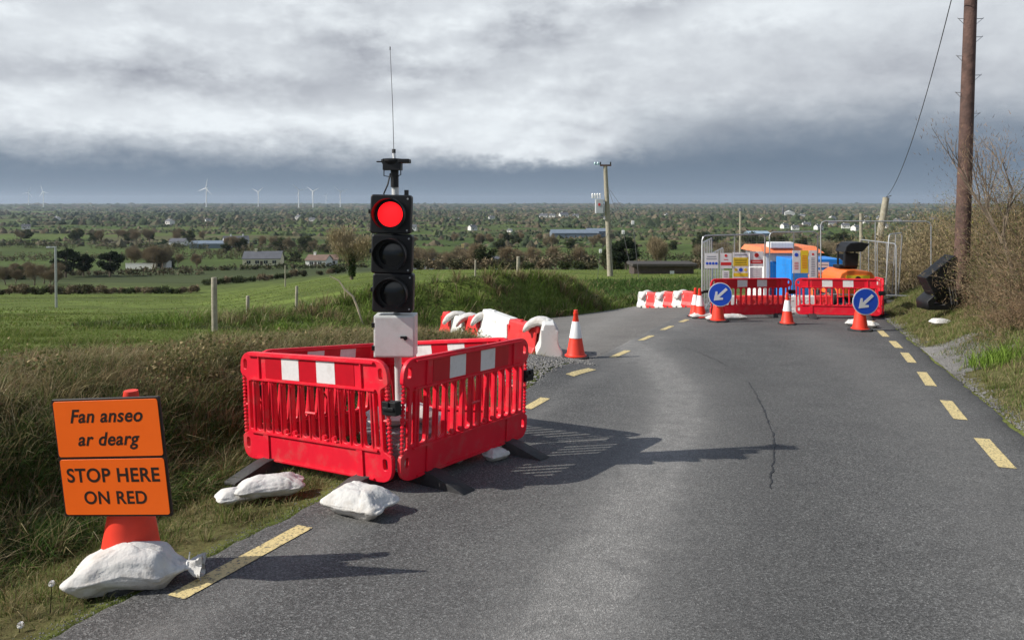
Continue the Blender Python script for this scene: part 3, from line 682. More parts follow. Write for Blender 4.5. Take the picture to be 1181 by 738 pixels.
def hedge_thing(px0, d0, px1, d1, hh, label, cols, seed, dens=1.0):
    r = np.random.default_rng(seed); a = np.array([(px0-CX)/F*d0, d0]); b_ = np.array([(px1-CX)/F*d1, d1]); L_ = np.linalg.norm(b_-a); n = int(L_/1.6); lb = []
    for i in range(n):
        if vnoise(np.array([i*1.6]), np.array([seed*7.]), 14)[0] < -.3: continue
        p = a+(b_-a)*(i/n); big = 1+.9*max(0, vnoise(np.array([i*1.6]), np.array([seed*3.]), 9)[0]*2)
        h_ = hh*r.uniform(.6, 1.1)*big; x, y = p[0]+r.normal(0, .5), p[1]+r.normal(0, .7); lb.append(((x, y, h1(x, y)+h_*.45), (1.5*r.uniform(.7, 1.3), 1.2, h_*.55)))
    VV = []; CC = []
    for cen, rad in lb:
        P_, u = leafcloud(r, int(60*dens), cen, rad, .3, .3); VV.append(faces_from(r, P_, .42, 1.6)); CC.append(mixcol(r, len(P_), cols, [1]*len(cols), .25)*r.uniform(.8, 1.2))
    V = np.concatenate(VV); me = fast_mesh('hedgerow', V, np.arange(len(V)).reshape(-1, 3), 3); me.polygons.foreach_set('use_smooth', np.zeros(len(V)//3, bool)); settint(me, np.repeat(np.concatenate(CC), 3, 0))
    tag(mesh_obj('hedgerow', me, None, m_leafy), label, 'hedgerow')
HB = [(.13, .11, .07), (.09, .095, .045), (.18, .145, .09)]; HG = [(.05, .065, .028), (.08, .085, .04), (.12, .10, .06)]
hedge_thing(-30, 205, 235, 215, 2.4, 'hedgerow beyond the two dark evergreens, in line with the long white wall', HB, 301)
hedge_thing(195, 235, 430, 262, 2.0, 'low hedgerow in front of the grey roofed bungalow', HG, 302)
hedge_thing(-30, 330, 300, 345, 4.2, 'tall brown hedgerow behind the bright green field at the far left', HB, 303)
hedge_thing(330, 318, 460, 325, 3.0, 'dark hedgerow just behind the white cottage', HG, 304)
hedge_thing(240, 390, 480, 405, 5.0, 'wooded hedgerow behind the bungalow and the cottage', HB, 305, 1.3)
hedge_thing(-30, 450, 240, 440, 5.0, 'tree filled hedgerow in front of the long farm shed', HG, 306)
hedge_thing(465, 172, 705, 168, 3.6, 'thick brown hedgerow behind the mound, left of the transformer pole', HB, 307, 1.6)
hedge_thing(470, 330, 800, 345, 3.6, 'hedgerow across the bright field left of the transformer pole', HG, 308)
hedge_thing(700, 205, 830, 215, 4.5, 'tall olive hedgerow behind the dark shed and the rounded bare tree', HG, 309, 1.3)
hedge_thing(790, 300, 1120, 290, 5.0, 'hedgerow stretching behind the works compound', HB, 310, 1.2)
# mid-distance bare trees and evergreens
bt = bare_tree('bare_tree', 8, .95, 31, [(.26, .20, .12), (.18, .14, .09)], 9000, tw=.05)
bt2 = bare_tree('bare_tree', 8, .8, 32, [(.17, .13, .09), (.24, .20, .12)], 9000, tw=.05)
ev = leafy_tree('evergreen_tree', 9, 8, 33, [(.018, .03, .013), (.028, .042, .018)], .3, 20, 260, .4)
bh = leafy_tree('broad_bush_tree', 7, 8, 34, OLIVE, .1, 20, 260, .35)
first = set()
def plant(p, px, d, s, label, cat, group=None, sz=None):
    o = p if p.name not in first else copy_tree(p)
    first.add(p.name); x = (px-CX)/F*d; place(o, x, d, random.uniform(0, 6.3), s, sz=sz); tag(o, label, cat); 
    if group: o['group'] = group
    elif 'group' in o: del o['group']
    return o
plant(ev, 127, 205, .95, 'dark spreading pine beside the long white wall beyond the hedgerow', 'tree', sz=.80)
plant(ev, 76, 200, .9, 'dark leaning evergreen just behind the pale lamp post in the pasture', 'tree')
plant(ev, 96, 206, .7, 'smaller dark evergreen between the leaning evergreen and the spreading pine', 'tree')
ivt = bare_tree('ivy_clad_tree', 5.6, .9, 41, [(.36, .30, .18), (.27, .21, .13)], 11000, True, .035); plant(ivt, 406, 72, 1.05, 'bare twiggy tree with an ivy clad trunk just left of the traffic signal', 'tree')
plant(ev, 722, 150, .85, 'dark evergreen close behind the transformer pole', 'tree', sz=.75)
plant(bh, 708, 152, .7, 'low dark bushy tree left of the evergreen behind the transformer pole', 'tree')
rt = bare_tree('round_bare_tree', 7, 1.0, 42, [(.27, .22, .13), (.20, .16, .10)], 14000, tw=.06); plant(rt, 755, 132, 1.0, 'rounded bare tree standing behind the left end of the dark shed', 'tree')
G1 = 'bare trees in the wooded belts across the valley'; L1 = 'brown leafless tree in a wooded belt across the valley'
G2 = 'olive trees in the wooded belts across the valley'; L2 = 'dark olive tree in a wooded belt across the valley'
def belt(px0, px1, d0, d1, n, s, pr, frac=.6):
    for i in range(n):
        px = random.uniform(px0, px1); d = random.uniform(d0, d1)
        if random.random() < frac: plant(pr if random.random() < .6 else bt2, px, d, s*random.uniform(.7, 1.2), L1, 'tree', G1)
        else: plant(bh, px, d, s*random.uniform(.7, 1.1), L2, 'tree', G2)
belt(-10, 75, 150, 200, 12, .6, bt, .8)
belt(140, 200, 250, 300, 9, 1.0, bt, .9); belt(5, 60, 175, 215, 6, .55, bt, .7)
belt(250, 380, 400, 480, 16, 1.15, bt); belt(470, 560, 165, 215, 16, .75, bt, .85); belt(570, 690, 165, 205, 13, .75, bt, .85)
belt(300, 345, 305, 330, 4, .7, bt, .2); belt(160, 245, 235, 275, 8, .6, bt, .6); belt(800, 1000, 230, 330, 18, 1.1, bt, .6)
belt(930, 1180, 140, 240, 14, 1.0, bt, .6); belt(0, 240, 520, 640, 20, 1.3, bt, .5); belt(470, 700, 430, 560, 20, 1.1, bt, .5); belt(770, 980, 420, 560, 20, 1.2, bh, .3)
# far woods and hedges that read as one mass
def far_mass(name, rows, seed):
    r = np.random.default_rng(seed); V = []; Fc = []; C_ = []
    base = []
    for a in range(7):
        base.append((math.cos(a*.8976), math.sin(a*.8976), 0))
    for a in range(7): base.append((.72*math.cos(a*.8976+.4), .72*math.sin(a*.8976+.4), .62))
    base.append((0, 0, 1)); base = np.array(base)
    fs = [(a, (a+1) % 7, 7+a) for a in range(7)]+[(7+a, (a+1) % 7, 7+(a+1) % 7) for a in range(7)]+[(7+a, 7+(a+1) % 7, 14) for a in range(7)]; fs = np.array(fs)
    X, Y, S, SH, K = rows
    Z = H(X, Y)
    n = len(X); jit = r.uniform(.75, 1.25, (n, 15, 3)); jit[:, 7:, :] = r.uniform(.55, 1.3, (n, 8, 3))
    Vv = base[None]*jit*np.stack([S*1.1, S, SH], -1)[:, None, :]+np.stack([X, Y, Z-1], -1)[:, None, :]
    fc = (np.arange(n)[:, None, None]*15+fs[None]).reshape(-1, 3)
    me = fast_mesh(name, Vv.reshape(-1, 3), fc, 3); me.polygons.foreach_set('use_smooth', np.zeros(len(fc), bool))
    pal = np.array([(.05, .068, .032), (.085, .08, .05), (.12, .10, .065), (.038, .052, .028), (.065, .082, .034)])
    c = pal[K]*r.uniform(.75, 1.25, (n, 1)); settint(me, np.repeat(c, 15, 0))
    o = mesh_obj(name, me, None, m_leafy_far); tag(o, kind='stuff'); return o
m_leafy_far = attrmat('far_foliage', .9, 0)
r = np.random.default_rng(77)
def rows_lines(nl, ya, yb, step, size, hfac, seed):
    r = np.random.default_rng(seed); X = []; Y = []; S = []; SHH = []; K = []
    for i in range(nl):
        d = math.exp(r.uniform(math.log(ya), math.log(yb))); x = r.uniform(-.75, .75)*d; a = r.normal(0, .10) if r.random() < .85 else r.uniform(-1.5, 1.5); ln = r.uniform(.12, .55)*d; st = step*(d/ya)**.6
        k0 = r.integers(0, 5); n = int(ln/st)
        thick = r.random() < .3
        for j in range(n):
            if r.random() < .12: continue
            X.append(x+math.cos(a)*j*st+r.normal(0, st*.15)); Y.append(d+math.sin(a)*j*st+r.normal(0, st*(.9 if thick else .15))); s_ = size*(d/ya)**.35*r.uniform(.6, 1.4)*(1.5 if thick else 1)
            S.append(s_); SHH.append(s_*hfac*r.uniform(.7, 1.4)); K.append(k0 if r.random() < .6 else r.integers(0, 5))
    X, Y, S, SHH, K = map(np.array, (X, Y, S, SHH, K)); m = (np.abs(X) < .85*Y) & (Y > ya*.85) & (Y < 9500)
    return X[m], Y[m], S[m], SHH[m], K[m]
far_mass('far_hedgerows', rows_lines(120, 480, 1300, 3.2, 1.9, 1.05, 5), 1)
far_mass('distant_woodland', rows_lines(260, 1100, 4500, 7.5, 4.4, .95, 6), 2)
far_mass('skyline_woodland', rows_lines(220, 4000, 9000, 26, 15, .42, 8), 3)

# ---- buildings
def wbox(mb, x0, x1, y0, y1, z0, z1): mb.box(((x0+x1)/2, (y0+y1)/2, (z0+z1)/2), (x1-x0, y1-y0, z1-z0))
def house(name, label, px, d, w_, dp, h_, rh, rz, wm, rm, chim=1, nwin=3, cat='house', group=None, hip=0):
    x = (px-CX)/F*d; root = empty(name, (x, d, h1(x, d)-.1), rz, label, cat, group)
    mb = MB(); wbox(mb, -w_/2, w_/2, -dp/2, dp/2, -1, h_)
    if not hip:
        for sgn in (-1, 1): mb.prism([(0, 0)], 0, 0) if False else None
        mb.add([(-w_/2, -dp/2, h_), (-w_/2, dp/2, h_), (-w_/2, 0, h_+rh), (w_/2, -dp/2, h_), (w_/2, dp/2, h_), (w_/2, 0, h_+rh)], [(0, 1, 2), (3, 5, 4), (0, 2, 5, 3), (1, 4, 5, 2)])
    mb.build('wall', wm, root)
    rb = MB(); e = .3; t_ = .18; hx = dp*.45*hip
    A = [(-w_/2-e, -dp/2-e, h_-.05), (w_/2+e, -dp/2-e, h_-.05), (w_/2+e, dp/2+e, h_-.05), (-w_/2-e, dp/2+e, h_-.05), (-w_/2-e+hx, 0, h_+rh+.12), (w_/2+e-hx, 0, h_+rh+.12)]
    B_ = [(p[0], p[1], p[2]+t_) for p in A]
    fs = [(0, 1, 5, 4), (2, 3, 4, 5)]+([(1, 2, 5), (3, 0, 4)] if hip else [])
    rb.add(A+B_, [tuple(reversed(f_)) for f_ in fs]+[tuple(i+6 for i in f_) for f_ in fs]+[(0, 6, 7, 1), (2, 8, 9, 3)]+([(1, 7, 8, 2), (3, 9, 6, 0)] if hip else [(1, 7, 11, 5), (5, 11, 8, 2), (3, 9, 10, 4), (4, 10, 6, 0)]))
    ro = rb.build('roof', rm, root)
    for c_ in range(chim):
        cb = MB(); cx_ = -w_*.2+c_*w_*.5; wbox(cb, cx_-.45, cx_+.45, -.35, .35, h_+rh*.6, h_+rh+1.1); wbox(cb, cx_-.55, cx_+.55, -.45, .45, h_+rh+1.1, h_+rh+1.25); cb.build('chimney', wm, ro)
    for k in range(nwin):
        u = -w_/2+w_*(k+.7)/(nwin+.4); wi = MB(); wi.box((u, -dp/2-.02, h_*.58), (1.5, .12, 1.2)); wo_ = wi.build('window', m_glass, root)
        f_ = MB(); f_.box((u, -dp/2-.06, h_*.58+.65), (1.66, .10, .1)); f_.box((u, -dp/2-.06, h_*.58-.65), (1.7, .16, .1)); f_.box((u, -dp/2-.09, h_*.58), (.07, .06, 1.2)); f_.build('window_frame', m_wall_white, wo_)
    if nwin > 1:
        db = MB(); u = -w_/2+w_*(nwin//2+.2)/(nwin+.4); db.box((u, -dp/2-.02, 1.05), (1.0, .1, 2.1)); db.build('door', m_shedwall, root)
    return root
house('bungalow', 'pale bungalow with long grey slate roof below the middle of the wind turbines', 304, 300, 14.5, 8, 2.9, 2.6, .12, m_wall_cream, m_slate, 1, 4)
house('cottage', 'white cottage with brown roof right of the pale grey roofed bungalow', 368, 300, 8.5, 7, 2.6, 1.8, -.15, m_wall_white, m_tile, 1, 2)
house('outbuilding', 'low brown roofed outbuilding at the right of the white cottage', 381, 308, 6, 7, 2.3, 1.8, .2, m_wall_white, m_tile, 0, 2)
house('white_barn', 'small white building under dark roof at the end of the long white wall', 188, 262, 4.2, 4, 2.2, .8, 0, m_wall_white, m_slate, 0, 1, 'barn')
house('farm_shed', 'long low grey farm shed in front of the gabled farmhouse', 243, 470, 22, 12, 3.0, 1.5, .1, m_tin, m_tin, 0, 1, 'shed')
house('farmhouse', 'gabled white farmhouse behind the long farm shed', 272, 480, 15, 9, 4, 3.0, .5, m_wall_white, m_slate, 2, 3)
house('farm_cottage', 'white cottage left of the long grey farm shed', 206, 500, 10, 7, 3, 2, 0, m_wall_white, m_slate, 0, 2)
house('yellow_house', 'narrow yellow gabled house among the bare trees beyond the mound', 534, 222, 4.5, 6, 4.4, 2.2, 1.57, mat('yellow_render', (.60, .47, .20), .8, .05, .5), m_slate, 1, 1)
house('white_gabled_house', 'white gabled house just right of the traffic signal cabinet beyond the field', 486, 235, 8, 6, 2.8, 2.2, .2, m_wall_white, m_slate, 1, 2)
house('low_shed', 'dark low sheds roof right of the yellow house', 563, 225, 10, 6, 2.4, 1.6, 0, m_tin, m_slate, 0, 2, 'shed')
house('industrial_shed', 'long blue grey industrial building left of the transformer pole', 662, 640, 40, 20, 4, 2.6, .05, m_tin, m_tin, 0, 2, 'factory')
house('industrial_shed', 'shorter blue grey industrial building right beside the transformer pole', 688, 655, 18, 18, 5, 2.2, .05, m_tin, m_tin, 0, 2, 'factory')
house('industrial_shed', 'blue roofed warehouse above the left fence panel of the compound', 873, 620, 17, 14, 4, 1.5, 0, m_tin, mat('pale_blue_sheeting', (.28, .38, .48), .6, .1, .3), 0, 2, 'warehouse')
mb = MB(); mb.box((0, 0, 1), (9.5, .25, 2)); mb.box((0, 0, 2.05), (9.7, .4, .12)); x, y, z = spot(161, 255); o = mb.build('long_white_wall', m_wall_white, loc=(x, y, z-.2)); tag(o, 'long low white wall beside the dark spreading pine', 'wall')
hv = None
VILL = [(905, 900, 9), (917, 860, 8), (930, 1000, 10), (944, 880, 9), (960, 1050, 10), (975, 920, 9), (987, 800, 9), (998, 1100, 9), (960, 1500, 12), (985, 1700, 12), (1000, 1600, 10), (1015, 1500, 12), (880, 1400, 10), (925, 1800, 14), (1020, 900, 9), (1035, 1200, 11),
        (475, 800, 10), (545, 850, 9), (588, 760, 5), (627, 1750, 18), (637, 1800, 14), (650, 1780, 20), (664, 1750, 14), (528, 1400, 10), (567, 1600, 12), (30, 900, 9), (66, 1500, 12), (345, 1500, 14), (360, 1400, 10), (240, 1300, 9), (196, 1100, 12), (700, 1500, 12), (770, 1900, 14), (910, 2300, 16), (1050, 1900, 14), (1075, 1400, 10)]
for i, (px, d, w_) in enumerate(VILL):
    if hv is None: hv = house('distant_house', '', px, d, 10, 7, 3.2, 2.4, 0, m_wall_white, m_slate, 1, 3)
    o = hv if i == 0 else copy_tree(hv)
    x = (px-CX)/F*d; o.location = (x, d, h1(x, d)+1.5); o.rotation_euler = (0, 0, random.uniform(-.7, .7)); o.scale = (w_/10,)*3
    tag(o, 'small white distant house in the valley, a speck among the far trees', 'house', 'white houses scattered across the far valley')
# chapel with spire
x, y = (910-CX)/F*1900, 1900; root = empty('church', (x, y, h1(x, y)), 0, 'distant church with pointed spire on the skyline above the compound', 'church')
mb = MB(); mb.box((0, 0, 6), (26, 12, 12)); mb.prism([(-13, 12), (13, 12), (13, 12.5), (0, 18), (-13, 12.5)], -6.2, 6.2); mb.build('wall', m_wall_white, root)
mb = MB(); mb.box((-15, 0, 9), (5, 5, 18)); mb.lathe([(3.2, 18), (.1, 34)], 6, Matrix.Translation((-15, 0, 0))); mb.build('spire', m_slate, root)
# ---- wind turbines
def turbine():
    root = empty('wind_turbine', (0, 0, 0)); mb = MB(); mb.tube([(0, 0, -8), (0, 0, 80)], [2.6, 1.4], 10); mb.build('tower', m_turb, root, True)
    mb = MB(); mb.box((0, 1.5, 81), (3, 9, 3.2)); mb.build('nacelle', m_turb, root, bevel=.5)
    hub = MB(); hub.lathe([(1.6, 0), (1.5, 1), (.3, 2.4)], 10, Matrix.Translation((0, -3, 81)) @ Matrix.Rotation(R(90), 4, 'X')); hub = hub.build('rotor_hub', m_turb, root, True)
    for k in range(3):
        b_ = MB(); b_.add([(-1.1, 0, 0), (1.6, 0, 0), (1.9, .25, 8), (.25, .1, 38), (-.25, .1, 38), (-1.0, -.25, 8), (-1.1, .7, 0), (1.6, .7, 0), (1.9, .8, 8), (.25, .35, 38), (-.25, .35, 38), (-1, .4, 8)],
              [(0, 1, 2, 5), (5, 2, 3, 4), (6, 11, 8, 7), (11, 10, 9, 8), (0, 5, 11, 6), (5, 4, 10, 11), (1, 7, 8, 2), (2, 8, 9, 3), (3, 9, 10, 4), (0, 6, 7, 1)])
        b_.v = [tuple(Matrix.Translation((0, -4.4, 81)) @ Matrix.Rotation(R(120*k), 4, 'Y') @ Vector(p)) for p in b_.v]; b_.build('blade', m_turb, root)
    return root
tb = turbine()
TL = [(33, 6200, 1.0, 20, 'leftmost faint wind turbine on the skyline'), (50, 5300, 1.0, 100, 'second wind turbine from the left of the skyline'), (238, 4300, 1.12, 12, 'large wind turbine standing alone on the skyline, left of the signal'),
      (298, 5000, 1.0, 55, 'fourth wind turbine along the skyline, above the grey roofed bungalow'), (344.5, 4700, 1.05, 75, 'left one of the pair of wind turbines between bungalow and signal'),
      (361, 4700, 1.0, 66, 'right one of the pair of wind turbines between bungalow and signal'), (376, 9000, .9, 30, 'tiny faint far wind turbine between two nearer ones'), (392.5, 5000, 1.0, 70, 'last wind turbine on the skyline, nearest the traffic signal')]
for i, (px, d, s_, ph, lb) in enumerate(TL):
    o = tb if i == 0 else copy_tree(tb); x = (px-CX)/F*d; zt = EYE-(236-HY)/F*d-2
    o.location = (x, d, h1(x, d)); o.scale = (s_*1.35,)*3; o.rotation_euler = (0, 0, R(random.uniform(-20, 30)))
    tag(o, lb, 'wind turbine', 'wind turbines on the skyline')
    for ch in o.children:
        if ch.name.startswith(('blade',)):
            Mr = Matrix.Translation((0, 0, 81)) @ Matrix.Rotation(R(ph), 4, 'Y') @ Matrix.Translation((0, 0, -81)); ch.matrix_local = Mr
# ---- dark shed
x, y, z = spot(766, 70); root = empty('dark_shed', (x, y, z), 0, 'low dark timber shed with overhanging felt roof beyond the side road', 'shed')
z0 = EYE-(330-HY)/F*70-z
mb = MB(); mb.box((0, 1.6, z0+.95-.3), (5.6, 3, 2.5)); mb.build('wall', m_shedwall, root)
mb = MB(); mb.prism([(-3.05, z0+1.88), (2.95, z0+1.88), (3.1, z0+2.1), (-2.95, z0+2.1)], -.3, 3.4); mb.build('roof', mat('roof_felt', (.05, .045, .04), .9, .2, 3), root)
mb = MB(); mb.box((.75, .06, z0+1.25), (.4, .06, .36)); mb.build('notice', m_signwhite, root)

# ------------------------------------------------------------------ poles
def step_irons(mb, a, h0, h1_, n, rad): pass
# tall dark pole on the right
x, y = (1107-CX)/F*17.5, 17.5; z = h1(x, y); topx = (1119.5-CX)/F*17.5; ztop = EYE+(HY+0)/F*17.5; lean = (topx-x)/(ztop-z)
root = empty('telephone_pole', (x, y, z), 0, 'tall dark tarred wooden pole with step irons on the right verge', 'pole')
hh = ztop-z+1.4; mb = MB(); mb.tube([(lean*hh*k/12, 0, -.3+(hh+.3)*k/12) for k in range(13)], [.172-.045*k/12 for k in range(13)], 20); pl = mb.build('pole', m_wood_dark, root, True)
def zpx(py, d=17.5): return EYE-(py-HY)/F*d
for py, sd_ in [(22, 1), (22, -1), (43, 1), (65, -1), (87, 1), (107, -1), (131, 1)]:
    zz = zpx(py)-z; x0 = lean*zz+sd_*.13; mb = MB(); mb.tube([(x0, 0, zz), (x0+sd_*.17, -.02, zz), (x0+sd_*.17, -.02, zz+.025)], .008, 6); mb.tube([(x0, 0, zz-.14), (x0+sd_*.15, -.02, zz-.005)], .006, 6); mb.build('step_iron', m_grey_metal, root)
# leaning pole behind the compound, with the line up to the frame edge
x2, y2 = (1004-CX)/F*36, 36; z2 = h1(x2, y2); xt = (1022-CX)/F*36; zt = zpx(228, 36); root = empty('leaning_pole', (x2, y2, z2), 0, 'leaning pale wooden pole behind the compound, topped by a wire', 'pole')
mb = MB(); mb.tube([(0, 0, -.3), ((xt-x2)*.5, 0, (zt-z2)*.5), (xt-x2, 0, zt-z2)], [.19, .175, .15], 14); mb.build('pole', m_wood_grey, root, True)
mb = MB(); mb.tube([(xt-x2-.02, 0, zt-z2), (xt-x2+.25, 0, zt-z2+.1)], .02, 6); mb.build('bracket', m_wire, root)
iv = cloud_obj('ivy', np.random.default_rng(3), [(((xt-x2)*.3*k, 0, (zt-z2)*.3*k+.3), (.28, .28, .45)) for k in (0, 1, 1.6)], 260, .07, OLIVE, [1, 1, 1], parent=root)
mb = MB(); A = Vector((xt, 36, zt+.02)); Bp = Vector(((1112-CX)/F*16, 16, zpx(-60, 16))); pts = []
for k in range(25): u = k/24; p = A.lerp(Bp, u); p.z -= 1.0*4*u*(1-u)*.9; pts.append(p)
mb.tube(pts, .011, 6); o = mb.build('overhead_wire', m_wire); tag(o, 'thin black overhead wire rising from the leaning pole to the top of the frame', 'wire')
def simple_pole(px, d, ptop, pbot, rad, label, name='wooden_pole', m_=m_wood_grey, group=None, lean_px=0, parts=None):
    x, y = (px-CX)/F*d, d; z = h1(x, y); zt = zpx(ptop, d)
    mb = MB(); mb.tube([(0, 0, -.3), (lean_px/F*d, 0, zt-z)], [rad, rad*.85], 12)
    if parts is None:
        o = mb.build(name, m_, None, True, loc=(x, y, z)); tag(o, label, 'pole', group); return o
    root = empty(name, (x, y, z), 0, label, 'pole', group); mb.build('pole', m_, root, True); parts(root, zt-z, lean_px/F*d); return root
simple_pole(853.5, 75, 244, 290, .13, 'thin grey pole rising behind the left fence panel of the compound', lean_px=.5)
simple_pole(993, 42, 246, 300, .10, 'short grey pole just left of the leaning pole behind the compound')
simple_pole(329, 95, 306, 347, .09, 'thin pale pole in the pasture between the fence posts')
def lamp_parts(root, zt, lx):
    mb = MB(); mb.box((-.35, 0, zt), (.7, .12, .09)); mb.build('arm', m_grey_metal, root); mb = MB(); mb.box((-.62, 0, zt-.02), (.35, .22, .14)); mb.build('lamp_head', m_grey_metal, root, bevel=.02)
simple_pole(65, 62, 285, 354, .10, 'pale post with a short side arm standing alone in the left pasture', 'pasture_post', m_grey_metal, None, -1, lamp_parts)
# transformer pole
d = 60; x, y = (704-CX)/F*d, d; z = h1(x, y); zt = zpx(190, d); root = empty('transformer_pole', (x, y, z), 0, 'weathered electricity pole carrying a grey transformer box beyond the mound', 'electricity pole')
lx = (698-704)/F*d
mb = MB(); mb.tube([(0, 0, -.5), (lx*.4, 0, (zt-z)*.4), (lx, 0, zt-z)], [.24, .21, .16], 14); mb.build('pole', m_wood_grey, root, True)
def zz_(py): return zpx(py, d)-z
mb = MB(); mb.box((lx+.02, -.1, zz_(191)), (.9, .12, .14)); mb.build('crossarm', m_wood_dark, root)
for k in (-.4, .42): q = MB(); q.lathe([(.05, 0), (.07, .06), (.04, .1), (.07, .14), (.03, .22)], 10, Matrix.Translation((lx+k, -.1, zz_(190)))); q.build('insulator', m_lens, root)
q = MB(); q.box((-.75-.3, -.1, zz_(190)), (.5, .08, .06)); q.lathe([(.06, 0), (.09, .08), (.05, .2)], 10, Matrix.Translation((-1.25, -.1, zz_(190)))); q.lathe([(.06, 0), (.09, .08), (.05, .2)], 10, Matrix.Translation((-1.0, -.1, zz_(190)))); q.build('insulator_arm', mat('pale_blue_glass', (.35, .55, .6), .3, .1, 5), root)
q = MB(); q.box(((686-704)/F*d+.3+.05, -.05, zz_(238)), (.62, .62, 1.15)); bx = q.build('transformer', mat('transformer_grey', (.48, .50, .53), .5, .06, 3), root, bevel=.04)
q = MB(); q.box(((686-704)/F*d+.32, -.38, zz_(236)), (.16, .02, .2)); q.build('warning_plate', m_signred, bx)
for k in range(4): q = MB(); q.lathe([(.05, 0), (.1, .06), (.05, .12), (.1, .18), (.05, .24), (.1, .3), (.04, .42)], 10, Matrix.Translation(((684-704)/F*d-.05+k*.2, -.05, zz_(229)))); q.build('bushing', m_signwhite, bx)
q = MB(); q.box((-.38, 0, zz_(240)), (.5, .12, .1)); q.box((-.35, 0, zz_(232)), (.4, .12, .1)); q.build('bracket', m_grey_metal, root)
q = MB(); q.tube([(-.3, 0, zz_(250)), (.1, -.25, zz_(262)), (0, -.25, zz_(300)), (.12, -.25, zz_(317))], .025, 6); q.build('cable', m_wire, root)
q = MB(); q.box((.1, -.27, zz_(272)), (.35, .12, .3)); q.build('fuse_box', m_wire, root)
# stay wires with white guards on their insulators
for a_, b_, mk in [((705, 262, 60), (735, 305, 52), None), ((722, 238, 58), (737, 274, 52), (731, 258)), ((714, 254, 58), (730, 300, 52), (722, 269)), ((697, 262, 60), (689, 312, 54), (693, 291))]:
    q = MB(); A = Vector(((a_[0]-CX)/F*a_[2], a_[2], zpx(a_[1], a_[2]))); B_ = Vector(((b_[0]-CX)/F*b_[2], b_[2], zpx(b_[1], b_[2])))
    if mk is None: continue
    u = (mk[1]-a_[1])/(b_[1]-a_[1]); p = A.lerp(B_, u)
    T0 = Vector((x+lx*.6, y, z+zz_(215)))
    gx = B_.x; G = Vector((B_.x, B_.y, h1(B_.x, B_.y)))
    q.tube([T0 if mk[0] > 700 else Vector((x, y, z+zz_(262))), p, G], .014, 5); o = q.build('stay_wire', m_wire)
    tag(o, {731: 'stay wire with white marker, farthest right of the transformer pole', 722: 'stay wire with white marker, close right of the transformer pole', 693: 'stay wire with white marker, left of the transformer pole'}[mk[0]], 'stay wire')
    q2 = MB(); q2.box(tuple(p), (.22, .1, .3)); q2.build('marker', m_signwhite, o, bevel=.03)
# ---- fence posts of the pasture
posts = [(248, 16.0, 320, .062, 'thick weathered fence post, tallest and leftmost in the pasture'), (286, 21, 341, .05, 'thin weathered fence post second from the left, right of the tallest post'), (341.5, 30, 330, .06, 'fence post third from the left, beyond the second post'),
         (360.5, 24, 350, .065, 'short fence post with rounded top near the bleached branch'), (505, 35, 321, .05, 'stubby fence post on the grass mound right of the signal'), (540, 36, 321, .045, 'small stub of a post on the mound, between two other posts'), (597, 45, 296, .11, 'pale upright fence post above the top of the mound'), (548, 60, 300, .07, 'thin pale post in the field behind the mound')]
PT = []
for px, d, pt_, rad, lb in posts:
    x, y = (px-CX)/F*d, d; z = h1(x, y); zt = zpx(pt_, d); q = MB(); hh_ = max(zt-z, .5); ln = random.uniform(-.03, .03)
    q.tube([(0, 0, -.3), (ln, 0, hh_*.6), (ln*1.4, .01, hh_-.02), (ln*1.4, .01, hh_)], [rad, rad*.97, rad*.95, rad*.8], 12); o = q.build('fence_post', m_wood_grey, None, True, loc=(x, y, z)); tag(o, lb, 'fence post', 'wooden posts of the pasture fence'); PT.append(Vector((x, y, z+hh_)))
W_ = sorted(PT[:4], key=lambda p: p.y); W_ = [Vector((-12, 9.5, h1(-12, 9.5)+1.2)), W_[0], W_[1], W_[2], W_[3]]
q = MB()
for dz in (.12, .42, .72):
    for i in range(len(W_)-1): q.tube([W_[i]-Vector((0, 0, dz)), (W_[i]+W_[i+1])/2-Vector((0, 0, dz+.05)), W_[i+1]-Vector((0, 0, dz))], .0018, 4)
o = q.build('fence_wire', m_wire); tag(o, 'thin galvanised wires strung between the pasture fence posts', 'fence wire')
q = MB(); x, y = (380-CX)/F*20, 20; q.tube([(0, 0, 1.35), (.25, .02, 1.22), (.4, 0, 1.0), (.62, .03, .8), (.75, 0, .5), (.9, .05, -.05)], [.012, .02, .025, .028, .03, .03], 7); q.tube([(.4, 0, 1.0), (.38, .1, .75)], [.015, .008], 5)
o = q.build('bleached_branch', mat('bleached_wood', (.50, .42, .30), .8, .2, 6), None, True, loc=(x, y, h1(x, y)-.1)); tag(o, 'bare bleached branch sticking out of the grass near the fence posts', 'branch')

